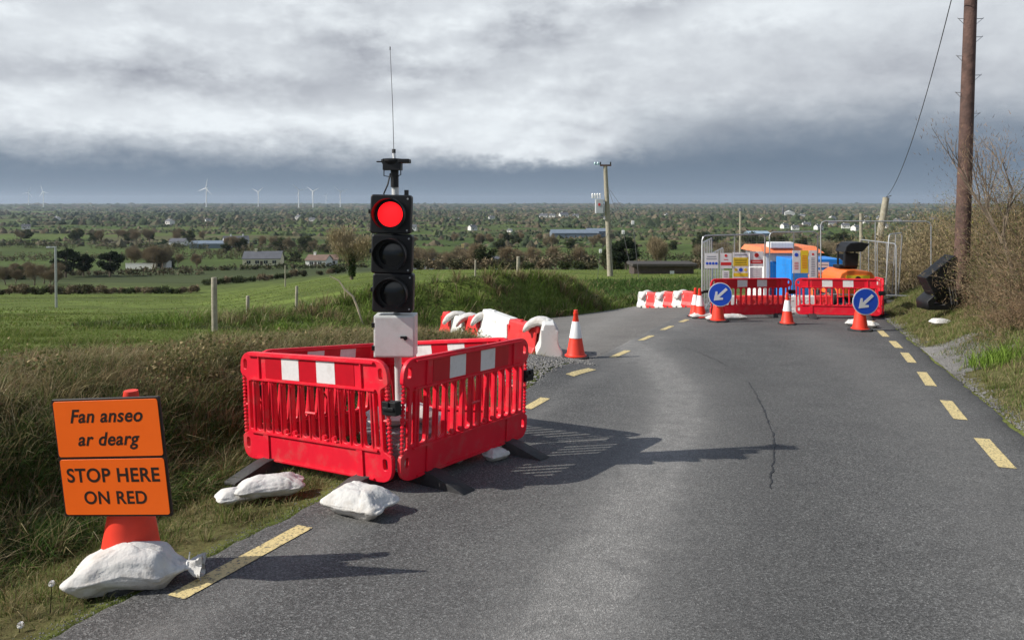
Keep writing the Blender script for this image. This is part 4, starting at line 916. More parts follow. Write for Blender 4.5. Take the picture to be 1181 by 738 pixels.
# ------------------------------------------------------------------ roadworks furniture
def rounded(poly, n=6):
    out = []
    m = len(poly)
    for i, p in enumerate(poly):
        rd = p[2] if len(p) > 2 else 0; P0 = Vector(p[:2])
        if rd <= 0: out.append(tuple(P0)); continue
        a = (Vector(poly[i-1][:2])-P0).normalized(); b_ = (Vector(poly[(i+1) % m][:2])-P0).normalized()
        A = P0+a*rd; B_ = P0+b_*rd
        for k in range(n+1): u = k/n; out.append(tuple(A*(1-u)**2+P0*2*u*(1-u)+B_*u*u))
    return out
def capsule(cx, z0, z1, w_):
    return rounded([(cx-w_/2, z0, w_*.499), (cx+w_/2, z0, w_*.499), (cx+w_/2, z1, w_*.499), (cx-w_/2, z1, w_*.499)], 5)
def plate(polys, depth, bev=.004):
    cu = bpy.data.curves.new('c', 'CURVE'); cu.dimensions = '2D'; cu.fill_mode = 'BOTH'; cu.extrude = depth/2-bev; cu.bevel_depth = bev; cu.bevel_resolution = 1; cu.offset = -bev
    for p in polys:
        sp = cu.splines.new('POLY'); sp.points.add(len(p)-1); sp.use_cyclic_u = True
        for k, q in enumerate(p): sp.points[k].co = (q[0], q[1], 0, 1)
    o = bpy.data.objects.new('c', cu); col.objects.link(o); dg = bpy.context.evaluated_depsgraph_get(); me = bpy.data.meshes.new_from_object(o.evaluated_get(dg)); bpy.data.objects.remove(o)
    me.transform(Matrix.Rotation(R(90), 4, 'X')); return me
def plate_obj(name, polys, depth, mt, parent, y=0, bev=.004):
    me = plate(polys, depth, bev); me.materials.clear(); me.transform(Matrix.Translation((0, y, 0))); return mesh_obj(name, me, parent, mt)
def text_obj(s_, mt, parent, cx, cz, width, y, shear=0, bold=.012, hscale=1, name='lettering'):
    cu = bpy.data.curves.new('t', 'FONT'); cu.body = s_; cu.size = 1; cu.shear = shear; cu.offset = bold; cu.align_x = 'CENTER'; cu.align_y = 'CENTER'; cu.extrude = .0006; cu.space_character = 1.06
    o = bpy.data.objects.new('t', cu); col.objects.link(o); bpy.context.view_layer.update(); dg = bpy.context.evaluated_depsgraph_get(); me = bpy.data.meshes.new_from_object(o.evaluated_get(dg)); bpy.data.objects.remove(o)
    xs = [v_.co.x for v_ in me.vertices]; k = width/(max(xs)-min(xs)); mx = (max(xs)+min(xs))/2
    me.transform(Matrix.Translation((cx, y, cz)) @ Matrix.Rotation(R(90), 4, 'X') @ Matrix.Diagonal((k, k*hscale, .4, 1)) @ Matrix.Translation((-mx, 0, 0)))
    me.materials.clear()
    if ' ' not in s_: return [mesh_obj(name, me, parent, mt)]
    bm = bmesh.new(); bm.from_mesh(me); bm.verts.ensure_lookup_table(); seen = {}; isl = []
    for v0 in bm.verts:
        if v0.index in seen: continue
        st = [v0]; seen[v0.index] = len(isl); mem = []
        while st:
            q = st.pop(); mem.append(q)
            for e_ in q.link_edges:
                o2 = e_.other_vert(q)
                if o2.index not in seen: seen[o2.index] = len(isl); st.append(o2)
        isl.append((min(q.co.x for q in mem), max(q.co.x for q in mem), mem))
    isl.sort(key=lambda t_: t_[0]); best = (-1, 0); mx_ = isl[0][1]
    for t_ in isl[1:]:
        if t_[0]-mx_ > best[0]: best = (t_[0]-mx_, (t_[0]+mx_)/2)
        mx_ = max(mx_, t_[1])
    cut = best[1]; left = {q.index for t_ in isl if t_[0] < cut for q in t_[2]}; res = []
    for side in (True, False):
        b2 = bm.copy(); b2.verts.ensure_lookup_table(); bmesh.ops.delete(b2, geom=[q for q in b2.verts if (q.index in left) != side], context='VERTS'); m2 = bpy.data.meshes.new(name); b2.to_mesh(m2); b2.free(); res.append(mesh_obj(name, m2, parent, mt))
    bm.free(); return res
BW = .95
def make_barrier():
    root = empty('pedestrian_barrier', (0, 0, 0)); z0 = .09
    out = rounded([(-BW, z0, .14), (BW, z0, .14), (BW, z0+.21, .02), (BW-.085, z0+.25, .02), (BW-.085, z0+.74, .02), (BW, z0+.78, .02), (BW, z0+.98, .16), (-BW, z0+.98, .16), (-BW, z0+.78, .02), (-BW+.085, z0+.74, .02), (-BW+.085, z0+.25, .02), (-BW, z0+.21, .02)])
    holes = [capsule(-.69+.1255*k, z0+.27, z0+.72, .090) for k in range(12)]
    holes += [capsule(sg*(BW-.14), z0+.275, z0+.715, .045) for sg in (-1, 1)]
    holes += [capsule(sg*(BW-.075), z0+zz, z0+zz+.09, .05) for sg in (-1, 1) for zz in (.10, .82)]
    p = plate_obj('panel', [out]+holes, .040, m_red, root)
    mb = MB()
    for k in range(13):
        x = -.7528+.1255*k; mb.tube([(x, -.020, z0+.255), (x, -.026, z0+.30), (x, -.026, z0+.69), (x, -.020, z0+.735)], [.005, .008, .008, .005], 6); mb.tube([(x, .020, z0+.255), (x, .026, z0+.30), (x, .026, z0+.69), (x, .020, z0+.735)], [.005, .008, .008, .005], 6)
    for yy in (-1, 1):
        mb.box((0, yy*.031, z0+.252), (1.62, .018, .016)); mb.box((0, yy*.031, z0+.735), (1.62, .018, .014)); mb.box((0, yy*.033, z0+.955), (1.62, .022, .016)); mb.box((0, yy*.03, z0+.022), (1.5, .014, .014))
        for x in (-.60, .60): mb.box((x, yy*.03, z0+.137), (.07, .012, .215)); 
        for x in (-.66, .66): mb.box((x, yy*.03, z0+.845), (.014, .014, .20))
    mb.tube([(-.03, -.035, z0+.49), (.095, -.035, z0+.49)], .012, 6); mb.tube([(-.85, 0, z0+.49), (-.94, 0, z0+.49)], .012, 6); mb.tube([(.85, 0, z0+.49), (.94, 0, z0+.49)], .012, 6)
    for x, zz in ((-.31, .30), (-.19, .30), (.19, .30), (.31, .30)): mb.lathe([(.020, 0), (.020, .03)], 10, Matrix.Translation((x-.0, -.02, z0+zz)) @ Matrix.Rotation(R(90), 4, 'X'))
    mb.build('rib', m_red, p, smooth=True, bevel=0)
    for sg in (-1, 1):
        mb = MB(); prof = []
        for k in range(18): zq = z0+.20+.58*k/18; prof += [(.011, zq), (.020, zq+.006), (.020, zq+.018), (.011, zq+.024)]
        mb.lathe(prof, 8, Matrix.Translation((sg*(BW-.028), 0, 0))); mb.build('hinge_rod', m_red, root, smooth=False)
    for yy in (-1, 1):
        for a_ in (-.575, -.115, .345): q = MB(); q.box((a_+.115, yy*.0215, z0+.845), (.229, .005, .185)); q.build('red_band', m_redref, root)
        for a_ in (-.345, .115): q = MB(); q.box((a_+.115, yy*.0222, z0+.845), (.229, .006, .185)); q.build('white_band', m_white_ref, root)
    mb = MB(); mb.box((BW+.01, 0, z0+.60), (.15, .07, .11)); mb.box((BW+.01, -.04, z0+.60), (.12, .02, .03)); mb.box((BW+.01, -.04, z0+.63), (.02, .022, .05)); mb.build('clamp', m_black, root, bevel=.008)
    for x in (-.58, .62):
        f_ = plate([[(-.44, 0), (.44, 0), (.44, .03), (.12, .115), (.08, .12), (-.08, .12), (-.12, .115), (-.44, .03)]], .16, .003)
        f_.materials.clear(); f_.transform(Matrix.Translation((x, 0, 0)) @ Matrix.Rotation(R(90), 4, 'Z')); mesh_obj('foot', f_, root, m_rubber)
    return root
bar = make_barrier(); bar0 = [False]
def barrier(A, B_, label, group, zA=None, zB=None):
    o = bar if not bar0[0] else copy_tree(bar); bar0[0] = True
    zA = h1(*A) if zA is None else zA; zB = h1(*B_) if zB is None else zB
    a = Vector((*A, zA)); b_ = Vector((*B_, zB)); d = (b_-a); L_ = d.length; xh = d.normalized(); yh = Vector((0, 0, 1)).cross(xh).normalized(); zh = xh.cross(yh)
    M_ = Matrix((xh, yh, zh)).transposed().to_4x4(); M_.translation = (a+b_)/2+Vector((0, 0, .012)); o.matrix_world = M_ @ Matrix.Diagonal((L_/(2*BW+.03), 1, 1, 1))
    tag(o, label, 'barrier', group); return o
cN, cL, cR = (-.915, 5.92), (-2.50, 7.0), (.135, 7.42); cB = (-1.45, 8.55)
GB_ = 'red plastic barriers boxed round the traffic signal'
zr = lambda p: float(H(np.array([p[0]]), np.array([p[1]]), False)[0])
barrier(cL, cN, 'sunlit red plastic barrier at the front left of the box round the signal', GB_, zr(cL)+.10, zr(cN)-.01)
barrier(cN, cR, 'shaded red plastic barrier at the front right of the box round the signal', GB_, zr(cN)-.01, zr(cR)-.01)
barrier(cR, cB, 'red plastic barrier at the rear right of the box, its rail seen behind the cabinet', GB_, zr(cR)-.01, zr(cB)-.10)
barrier(cB, cL, 'red plastic barrier at the rear left of the box, next to the grassy bank', GB_, zr(cB)-.10, zr(cL)+.10)
def at_(px, d): return ((px-CX)/F*d, d)
G_ = 'red plastic barriers across the closed road'
barrier(at_(818, 19.7), at_(913, 20.4), 'left of the two red barriers across the closed road, behind the blue arrow sign', G_)
barrier(at_(917, 20.2), at_(1018, 19.6), 'right of the two red barriers across the closed road, behind the lone cone', G_)
barrier(at_(1019, 19.8), (at_(1010, 21.9)[0], 21.9), 'red barrier turned end on at the right end of the closed road barriers', G_)

# ---- traffic cones
def cone_parts(root, h=.80):
    mb = MB(); mb.add([(math.cos(R(22.5+45*k))*.235, math.sin(R(22.5+45*k))*.235, zq) for zq in (0, .035) for k in range(8)], [tuple(reversed(range(8))), tuple(range(8, 16))]+[(k, (k+1) % 8, 8+(k+1) % 8, 8+k) for k in range(8)])
    mb.build('base', m_rubber, root, bevel=.006)
    def rad(z): return .155-(.155-.032)*(z-.05)/(h-.11)
    mb = MB(); mb.lathe([(.185, .034), (.185, .05), (.160, .056), (rad(.08), .08), (rad(h*.5), h*.5), (rad(h-.09), h-.09), (.040, h-.085), (.042, h-.04), (.030, h-.035), (.030, h-.02), (.036, h-.016), (.034, h), (.02, h)], 28)
    b_ = mb.build('body', m_cone, root, smooth=True)
    mb = MB(); mb.lathe([(rad(h*.42)+.003, h*.42), (rad(h*.42)+.006, h*.42+.004), (rad(h*.76)+.006, h*.76), (rad(h*.76)+.003, h*.76+.003)], 28); mb.build('reflective_sleeve', m_conew, root, smooth=True)
    return root
cone = cone_parts(empty('traffic_cone', (0, 0, 0))); c0 = [False]
def put_cone(px, py, label, tilt=0, rz=0, s=1, group='orange and white traffic cones'):
    o = cone if not c0[0] else copy_tree(cone); c0[0] = True; x, y = onroad(px, py); o.location = (x, y, max(zr((x, y)), h1(x, y) if not in_main(np.array([x]), np.array([y]))[0] else -99)+.012); o.rotation_euler = (0, R(tilt), rz); o.scale = (s,)*3
    tag(o, label, 'traffic cone', group); return o
put_cone(664, 413.5, 'large traffic cone standing at the near end of the red and white blocks', s=1.04)
put_cone(908, 374.5, 'lone traffic cone standing in front of the gap between the two far red barriers', s=.98)
put_cone(802, 365.5, 'leftmost of the two traffic cones close together left of the far blue arrow sign', s=1.0)
put_cone(808, 367.5, 'right one of the two close traffic cones, nearer the blue arrow sign', tilt=-2)
def arrow_sign(px, py, scx, scy, label, rz=0):
    x, y = onroad(px, py); root = empty('keep_left_sign', (x, y, zr((x, y))+.012), rz, label, 'road sign', 'blue arrow signs on cones')
    mb = MB(); mb.add([(math.cos(R(22.5+45*k))*.27, math.sin(R(22.5+45*k))*.27, zq) for zq in (0, .05) for k in range(8)], [tuple(reversed(range(8))), tuple(range(8, 16))]+[(k, (k+1) % 8, 8+(k+1) % 8, 8+k) for k in range(8)]); mb.build('cone_base', m_rubber, root, bevel=.006)
    mb = MB(); mb.lathe([(.20, .05), (.20, .065), (.168, .072), (.10, .50), (.055, .78), (.04, .80), (.04, .88), (.02, .88)], 26); mb.build('cone', m_cone, root, smooth=True)
    zc = EYE-(scy-HY)/F*y-root.location.z; xc = (scx-px)/F*y; rr_ = .305
    T = Matrix.Translation((xc, -.13, zc)) @ Matrix.Rotation(R(90), 4, 'X')
    mb = MB(); mb.lathe([(rr_, -.006), (rr_, .006)], 48, T); dsk = mb.build('sign_face', m_signwhite, root)
    mb = MB(); mb.lathe([(rr_-.02, 0), (rr_-.02, .009)], 48, T); mb.build('blue_disc', m_bluesign, dsk)
    a = R(225-3); ar = [(-.24, .038), (.03, .038), (.03, .115), (.235, 0), (.03, -.115), (.03, -.038), (-.24, -.038)]
    ar = [(.03+.0, .0)] and [(-.22, .034), (.07, .034), (.0, .105), (.06, .155) if False else (.035, .14), (.225, 0), (.035, -.14), (.0, -.105) if False else (0, -.105), (.07, -.034), (-.22, -.034)]
    ar = [(p*math.cos(a)-q*math.sin(a), p*math.sin(a)+q*math.cos(a)) for p, q in ar]
    mb = MB(); mb.prism([(xc+p, zc+q) for p, q in ar], -.1435, -.1405); mb.build('arrow', m_signwhite, dsk)
    mb = MB(); mb.box((xc, -.09, zc), (.06, .08, .3)); mb.build('bracket', m_black, root)
    return root
arrow_sign(828, 371.5, 829, 339, 'round blue sign with white arrow on a cone, left one beside the two close cones')
arrow_sign(992, 382, 995, 347, 'round blue sign with white arrow on a cone, right one at the road edge', .05)

# ---- sandbags
def sandbag(name, loc, L_, W_, Hh, rz, label, seed, group='white woven sandbags', tie=False, bend=0, sag=.0, slope=0):
    sx = Vector((seed*3.7, seed*1.3, 0)); vs = []; fs = []; nu, nv = 72, 40
    for i in range(nv+1):
        v_ = -math.pi/2+math.pi*i/nv
        for j in range(nu):
            u = 2*math.pi*j/nu; e = .48
            cu_, su = math.cos(u), math.sin(u); cv, sv = math.cos(v_), math.sin(v_)
            X = math.copysign(abs(cu_)**e, cu_)*cv**.75; Y = math.copysign(abs(su)**e, su)*cv**.75; Z = math.copysign(abs(sv)**.8, sv)
            # corners spread like a filled sack
            cr_ = (abs(X)*abs(Y)); X *= 1+.13*cr_; Y *= 1+.13*cr_; Z *= (1-(.72 if sag == 0 else .15)*min(1, max(abs(X), abs(Y)))**3.2)
            p = Vector((X*L_/2, Y*W_/2, Z*Hh/2))
            if tie and X > .55: k = 1-.78*((X-.55)/.5)**.6 if X < 1.05 else .2; k = max(k, .16); p.y *= k; p.z *= k; p.x = p.x+.02
            q = Vector((p.x*6, p.y*6, p.z*6))+sx
            n_ = mnoise.fractal(q, .9, 2.1, 4)*.012+mnoise.noise(Vector((p.x*3+p.y*9, p.y*4-p.x*5, p.z*12))+sx)*.016
            wr = abs(mnoise.noise(Vector((p.x*11+p.y*5, p.y*13, p.z*16))+sx*2)); n_ -= max(0, .10-wr)*.09; n_ += .016*(abs(mnoise.noise(Vector((p.x*4.5+p.y*6, p.y*6-p.x*3, p.z*7))+sx*1.7))-.22)
            p += Vector((cu_*cv, su*cv, sv))*n_*min(1, Hh/.12)
            p.z += Hh*.42+bend*(math.exp(-(p.x/(.26*L_))**2)-.25)
            p.z = max(p.z, .004+.006*mnoise.noise(q)+(bend*.0 if bend <= 0 else 0)) if sag == 0 else p.z
            if sag: th = p.x/(L_/2)*1.2; Rb = L_/2/1.2; ra = Rb+p.z; p.x = ra*math.sin(th); p.z = ra*math.cos(th)-Rb
            p.z += slope*p.x
            vs.append(p)
    for i in range(nv):
        for j in range(nu): fs.append((i*nu+j, i*nu+(j+1) % nu, (i+1)*nu+(j+1) % nu, (i+1)*nu+j))
    mb = MB(); mb.v = [tuple(p) for p in vs]; mb.f = fs
    if tie:
        root = empty(name, loc, rz, label, 'sandbag', group); b_ = mb.build('sack', m_bag, root, smooth=True); b_.data.set_sharp_from_angle(angle=R(180))
        t_ = MB(); n = 26; zt_ = Hh*.42+slope*L_*.5
        vs = []; fs = []
        for i in range(6):
            for k in range(n):
                a = 6.283*k/n; rr_ = (.018+.055*(i/5)**.8)*(1+.35*math.sin(a*5+i)*i/5); vs.append((L_/2-.01+.09*(i/5), rr_*math.cos(a)+.01*math.sin(3*a), zt_+rr_*math.sin(a)-.03*(i/5)))
        for i in range(5):
            for k in range(n): fs.append((i*n+k, i*n+(k+1) % n, (i+1)*n+(k+1) % n, (i+1)*n+k))
        t_.add(vs, fs); tn_ = t_.build('tied_neck', m_bag, root, smooth=True)
        t2 = MB(); t2.lathe([(.022, -.006), (.027, 0), (.022, .006)], 14, Matrix.Translation((L_/2-.005, 0, zt_)) @ Matrix.Rotation(R(90), 4, 'Y')); t2.tube([(L_/2, 0, zt_+.02), (L_/2+.01, -.02, zt_+.08)], .004, 5); t2.build('cord', m_signwhite, tn_)
        return root
    o = mb.build(name, m_bag, None, smooth=True); o.data.set_sharp_from_angle(angle=R(180)); o.location = loc; o.rotation_euler = (0, 0, rz); tag(o, label, 'sandbag', group); return o
def gz(x, y, dz=0): return (x, y, (zr((x, y)) if in_main(np.array([x]), np.array([y]))[0] else h1(x, y))+dz)
sandbag('sandbag', (-2.235, 4.37, h1(-2.235, 4.37)+.0), .64, .34, .25, R(11), 'white tied sandbag lying over the foot of the orange stop sign', 2, tie=True, bend=.035, slope=.0)
x, y = onroad(415, 592); sandbag('sandbag', gz(x, y, .0), .50, .34, .23, R(-28), 'white sandbag on the road edge under the front corner of the barrier box', 5)
x, y = onroad(312, 571); sandbag('sandbag', gz(x, y, .05), .50, .26, .16, R(18), 'white sandbag in the grass under the left end of the sunlit barrier', 8)
x, y = onroad(270, 577); sandbag('sandbag', gz(x, y+.05, .03), .30, .20, .12, R(30), 'small white sandbag at the far left in the grass beside the sunlit barrier', 11)
x, y = onroad(584, 541); sandbag('sandbag', gz(x-.10, y+.28, .01), .24, .18, .12, R(40), 'white sandbag peeking out under the right end of the shaded barrier', 13)
for px, py, L_, rz, sd_, lb in [(812, 367.5, .75, 5, 21, 'flat white sandbag in front of the two close cones'), (826, 370.5, .5, -8, 22, 'white sandbag against the front of the left blue arrow sign'), (845, 369, .7, 10, 23, 'flat white sandbag right of the left blue arrow sign'),
                              (983, 376, .35, 60, 24, 'white sandbag on the left of the right blue arrow sign'), (1002, 378, .4, -50, 25, 'white sandbag on the right of the right blue arrow sign')]:
    x, y = onroad(px, py); sandbag('sandbag', gz(x, y, .01), L_, .30, .17, R(rz), lb, sd_)
x, y = at_(1085, 16.2); sandbag('sandbag', (x, y, h1(x, y)+.0), .42, .3, .16, .2, 'white sandbag lying in the grass beside the tall dark pole', 27)

# ---- orange stop sign on its cone
x, y = -2.31, 4.52; zg = zr((x, y)); root = empty('stop_here_sign', (x, y, zg+.01), R(-10), 'square orange temporary road sign on a red cone beside the grass verge', 'road sign')
root['label'] = 'square orange sign reading stop here on red, on a cone at the verge'
mb = MB(); mb.add([(math.cos(R(22.5+45*k))*.28, math.sin(R(22.5+45*k))*.28, zq) for zq in (0, .06) for k in range(8)], [tuple(reversed(range(8))), tuple(range(8, 16))]+[(k, (k+1) % 8, 8+(k+1) % 8, 8+k) for k in range(8)]); mb.build('cone_base', m_rubber, root, bevel=.008)
mb = MB(); mb.lathe([(.21, .06), (.21, .08), (.178, .085), (.115, .47), (.056, 1.00), (.04, 1.01), (.028, 1.02), (.028, 1.07), (.042, 1.075), (.045, 1.09), (.040, 1.125), (.02, 1.125)], 32); mb.build('cone', m_cone, root, smooth=True)
bd = empty('sign_board', (0, 0, 0)); bpy.data.objects.remove(bd)
BS = .705; hb = BS/2; cz = EYE-(527-HY)/F*4.35-(zg+.01)
Mb = Matrix.Translation((.005, -.17, cz)) @ Matrix.Rotation(R(-4.3), 4, 'Y') @ Matrix.Rotation(R(4), 4, 'X')
def onboard(o):
    for q in (o if isinstance(o, list) else [o]): q.data.transform(Mb)
    return o
b_ = onboard(plate_obj('board', [rounded([(-hb, -hb, .012), (hb, -hb, .012), (hb, hb, .012), (-hb, hb, .012)])], .014, m_ink, root, bev=.002))
e = .012
for z0_, z1_ in ((-hb+e, -.008), (.008, hb-e)):
    onboard(plate_obj('orange_panel', [rounded([(-hb+e, z0_, .018), (hb-e, z0_, .018), (hb-e, z1_, .018), (-hb+e, z1_, .018)])], .004, m_orange, b_, y=-.0085, bev=.0005))
for s_, fr, wd, sh, cx_ in (('Fan anseo', .150, .475, .28, .0), ('ar dearg', .345, .405, .28, 0), ('STOP HERE', .652, .605, 0, .0), ('ON RED', .842, .41, 0, .0)):
    onboard(text_obj(s_, m_ink, b_, cx_, hb-BS*fr, wd, -.0112, sh, .020))
q = MB(); q.box((0, .05, 0), (.05, .10, .4)); q.v = [tuple(Mb @ Vector(p)) for p in q.v]; q.build('bracket', m_black, root)

# ---- portable traffic signal
SD = 6.65; sx_, sy_ = (459.5-CX)/F*SD, SD; zg = zr((sx_, sy_)); root = empty('traffic_signal', (sx_, sy_, zg), 0, 'portable traffic signal showing red, standing inside the box of red barriers', 'traffic signal')
def sp(px, py): return ((px-459.5)/F*SD, EYE-(py-HY)/F*SD-zg)         # local x, z seen at the signal's distance
mb = MB(); mb.box((.03, .08, .20), (.62, .62, .36)); mb.box((.03, .08, .385), (.66, .66, .02)); mb.box((.03, .08, .02), (.70, .70, .04)); mb.build('base_box', m_chequer, root, bevel=.01)
for sgx in (-1, 1): q = MB(); q.box((.03+sgx*.2, -.24, .22), (.05, .03, .12)); q.tube([(.03+sgx*.2-.04, -.26, .30), (.03+sgx*.2+.04, -.26, .30)], .01, 6); q.build('latch', m_black, root)
xt_, zt_ = sp(454.5, 195); mb = MB(); mb.tube([(0, .05, .38), (xt_*.5, .05, zt_*.5), (xt_, .05, zt_)], .032, 16); mb.build('pole', m_cabinet, root, smooth=True)
xa, za = sp(457.5, 385); mb = MB(); mb.box((xa, -.04, za), (.36, .20, .365)); cb = mb.build('cabinet', m_cabinet, root, bevel=.008)
mb = MB(); mb.box((xa, -.146, za), (.335, .012, .34)); dr_ = mb.build('cabinet_door', m_cabinet, cb, bevel=.004)
mb = MB(); mb.lathe([(.018, 0), (.018, .012)], 14, Matrix.Translation((xa+.10, -.152, za-.01)) @ Matrix.Rotation(R(90), 4, 'X')); mb.box((xa+.085, -.165, za-.002), (.055, .014, .018)); mb.build('door_handle', m_black, cb)
for k in (-.1, .1): q = MB(); q.box((xa-.182, -.13, za+k), (.03, .03, .04)); q.build('hinge', m_black, cb)
cols_l = []
for k, (py, nm) in enumerate(((247.0, 'red_lamp'), (292.0, 'amber_lamp'), (336.0, 'green_lamp'))):
    xm, zm = sp(453+k*1.2, py); T = Matrix.Translation((xm, -.06, zm)) @ Matrix.Rotation(R(1.5), 4, 'Y'); w2, h2 = .178, .171
    me = plate([rounded([(-w2, -h2, .03), (w2, -h2, .03), (w2, h2, .03), (-w2, h2, .03)])], .14, .012); me.materials.clear(); me.transform(T); mod = mesh_obj('lamp_housing', me, root, m_black)
    def cyl(nm_, prof, mt, par, n=40): q = MB(); q.lathe(prof, n, T @ Matrix.Rotation(R(90), 4, 'X')); return q.build(nm_, mt, par, smooth=True)
    cyl('bezel', [(.126, .068), (.146, .068), (.146, .080), (.128, .080)], m_black, mod)
    mt = mat('red_lamp_light', (.6, .01, .01), .4, .02, 5, emis=(1.0, .006, .010), estr=1.6) if k == 0 else m_lens
    cyl(nm, [(.001, .092), (.05, .090), (.09, .084), (.127, .076), (.127, .066)], mt, mod)
    # cut-away visor: tube shortened towards the bottom
    q = MB(); n = 40; V = []; Fc = []
    for i in range(n+1):
        a = R(-62)+R(304)*i/n; dep = .16-.12*max(0, (-math.sin(a)+.1))**1.0*.8
        for rr_ in (.134, .139):
            V.append((rr_*math.cos(a), -.075, rr_*math.sin(a))); V.append((rr_*math.cos(a)*1.03, -.075-dep, rr_*math.sin(a)*1.03))
    for i in range(n):
        b0 = 4*i; Fc += [(b0, b0+4, b0+5, b0+1), (b0+2, b0+3, b0+7, b0+6), (b0+1, b0+5, b0+7, b0+3), (b0, b0+2, b0+6, b0+4)]
    Fc += [(0, 1, 3, 2), (4*n, 4*n+2, 4*n+3, 4*n+1)]
    q.add(V, Fc, T); q.build('visor', m_black, mod, smooth=True)
    for bx_, bz_ in ((.148, .138), (.148, -.138)):
        q = MB(); q.lathe([(.009, 0), (.007, .006)], 10, T @ Matrix.Translation((bx_, -.07, bz_)) @ Matrix.Rotation(R(90), 4, 'X')); q.build('bolt', m_grey_metal, mod)
    q = MB(); q.box((-.187, -.0, .02), (.03, .05, .035)); q.v = [tuple(T @ Vector(p)) for p in q.v]; q.build('side_hinge', m_black, mod)
xh_, zh_ = sp(454.5, 190)
mb = MB(); mb.lathe([(.036, -.20), (.036, -.02), (.05, -.01)], 16, Matrix.Translation((xh_, .03, zh_))); mb.box((xh_-.012, 0, zh_), (.16, .12, .10)); mb.lathe([(.085, 0), (.10, .03), (.10, .045), (.06, .055)], 18, Matrix.Translation((xh_-.02, .02, zh_))); mb.build('top_collar', m_black, root, bevel=0)
mb = MB(); mb.box((xh_+.095, -.01, zh_+.03), (.10, .14, .035)); mb.box((xh_-.13, -.01, zh_+.025), (.05, .03, .012)); mb.build('radar_detector', m_black, root, bevel=.006)
mb = MB(); mb.tube([(xh_-.09, 0, zh_+.01), (xh_-.09, 0, zh_-.10), (xh_-.03, 0, zh_-.11)], .005, 6); mb.tube([(xh_+.06, 0, zh_+.01), (xh_+.06, 0, zh_-.09), (xh_+.02, 0, zh_-.11)], .005, 6); mb.build('bracket', m_black, root)
mb = MB(); mb.tube([(xh_-.03, -.02, zh_-.08), (xh_-.05, -.04, zh_-.18), (xh_-.085, -.04, zh_-.26), (xh_-.075, -.04, zh_-.29), (xh_-.02, -.03, zh_-.30)], .007, 8); mb.tube([(xh_+.03, -.03, zh_-.29), (xh_+.08, -.03, zh_-.285), (xh_+.11, -.03, zh_-.27)], .008, 6); mb.box((xh_+.115, -.03, zh_-.27), (.035, .035, .085)); mb.build('cable', m_black, root, smooth=True)
xa1, za1 = sp(453.8, 174); xa2, za2 = sp(449.5, 55)
mb = MB(); mb.tube([(xh_-.0, .02, zh_+.05), (xa1, .02, za1-.02)], .014, 10); ab = mb.build('antenna_base', m_signwhite, root, smooth=True)
mb = MB(); mb.tube([(xa1, .02, za1-.02), (xa1, .02, za1+.015)], .017, 10); mb.tube([(xa1, .02, za1), ((xa1*.55+xa2*.45)+.004, .02, za1*.55+za2*.45), (xa2, .02, za2)], [.0032, .0028, .0022], 6); mb.tube([(xa2, .02, za2-.02), (xa2, .02, za2+.01)], .005, 6); mb.build('antenna', m_wire, root)
sandbag('sandbag', (sx_+.02, sy_+.02, zg+.40), .60, .34, .18, .25, 'white sandbag on the metal base of the traffic signal inside the barriers', 31)
sandbag('sandbag', (sx_+.50, sy_+.25, zg+.005), .55, .34, .20, 1.2, 'white sandbag on the ground right of the signal base inside the barriers', 33)

# ---- water filled blocks
def block(colname, mt):
    root = empty('water_filled_barrier', (0, 0, 0)); hw = .60
    prof = [(-.23, 0), (.23, 0), (.235, .10), (.17, .22), (.11, .56), (.09, .60), (-.09, .60), (-.11, .56), (-.17, .22), (-.235, .10)]
    mb = MB(); n = len(prof); X = [-hw, -hw+.03, hw-.03, hw]; K = [.93, 1, 1, .93]
    vs = [(x, p*k, q) for x, k in zip(X, K) for p, q in prof]; fs = [tuple(reversed(range(n))), tuple(range(3*n, 4*n))]+[(i*n+j, i*n+(j+1) % n, (i+1)*n+(j+1) % n, (i+1)*n+j) for i in range(3) for j in range(n)]
    mb.add(vs, fs); mb.build('body', mt, root, bevel=.012)
    for sg in (-1, 1):
        mb = MB(); mb.add([(-.09, sg*.237, 0), (.09, sg*.237, 0), (.07, sg*.20, .15), (-.07, sg*.20, .15), (-.09, sg*.25, 0), (.09, sg*.25, 0), (.07, sg*.212, .15), (-.07, sg*.212, .15)], [(0, 1, 2, 3), (7, 6, 5, 4), (0, 4, 5, 1), (1, 5, 6, 2), (2, 6, 7, 3), (3, 7, 4, 0)])
        mb.build('recess_shade', m_rubber, root)  # no hollow here: a raised black piece paints the shade of the base opening
        mb = MB(); mb.box((0, sg*.127, .45), (.16, .02, .05)); mb.build('moulded_grip', mt, root, bevel=.006)
    mb = MB(); mb.lathe([(.035, .595), (.035, .625), (.03, .63)], 12, Matrix.Translation((.25, 0, 0))); mb.build('filler_cap', mt, root)
    for k in (-.57, .57): mb = MB(); mb.box((k, 0, .32), (.06, .30, .36)); mb.build('joint_tongue', mt, root, bevel=.01)
    return root
m_blkr = mat('block_red', (.72, .03, .03), .5, .08, 4, dirt=(.35, .12, .1), damt=.5); m_blkw = mat('block_white', (.72, .72, .70), .5, .05, 4, dirt=(.4, .37, .33), damt=.7)
bR, bW = block('red', m_blkr), block('white', m_blkw); uR = {}
def put_block(kind, x, y, ang, label, group, dz=0):
    src = bR if kind == 'red' else bW; o = src if kind not in uR else copy_tree(src); uR[kind] = 1
    o.location = (x, y, h1(x, y)+dz); o.rotation_euler = (0, 0, ang); tag(o, label, 'barrier block', group); return o
dirx, diry = -.44, .898; bx0, by0 = .80, 13.25; ang = math.atan2(diry, dirx)
GW = 'red and white blocks lining the side road'
orda = ['nearest', 'second', 'third', 'fourth', 'fifth', 'sixth', 'seventh', 'farthest']
dd = 0
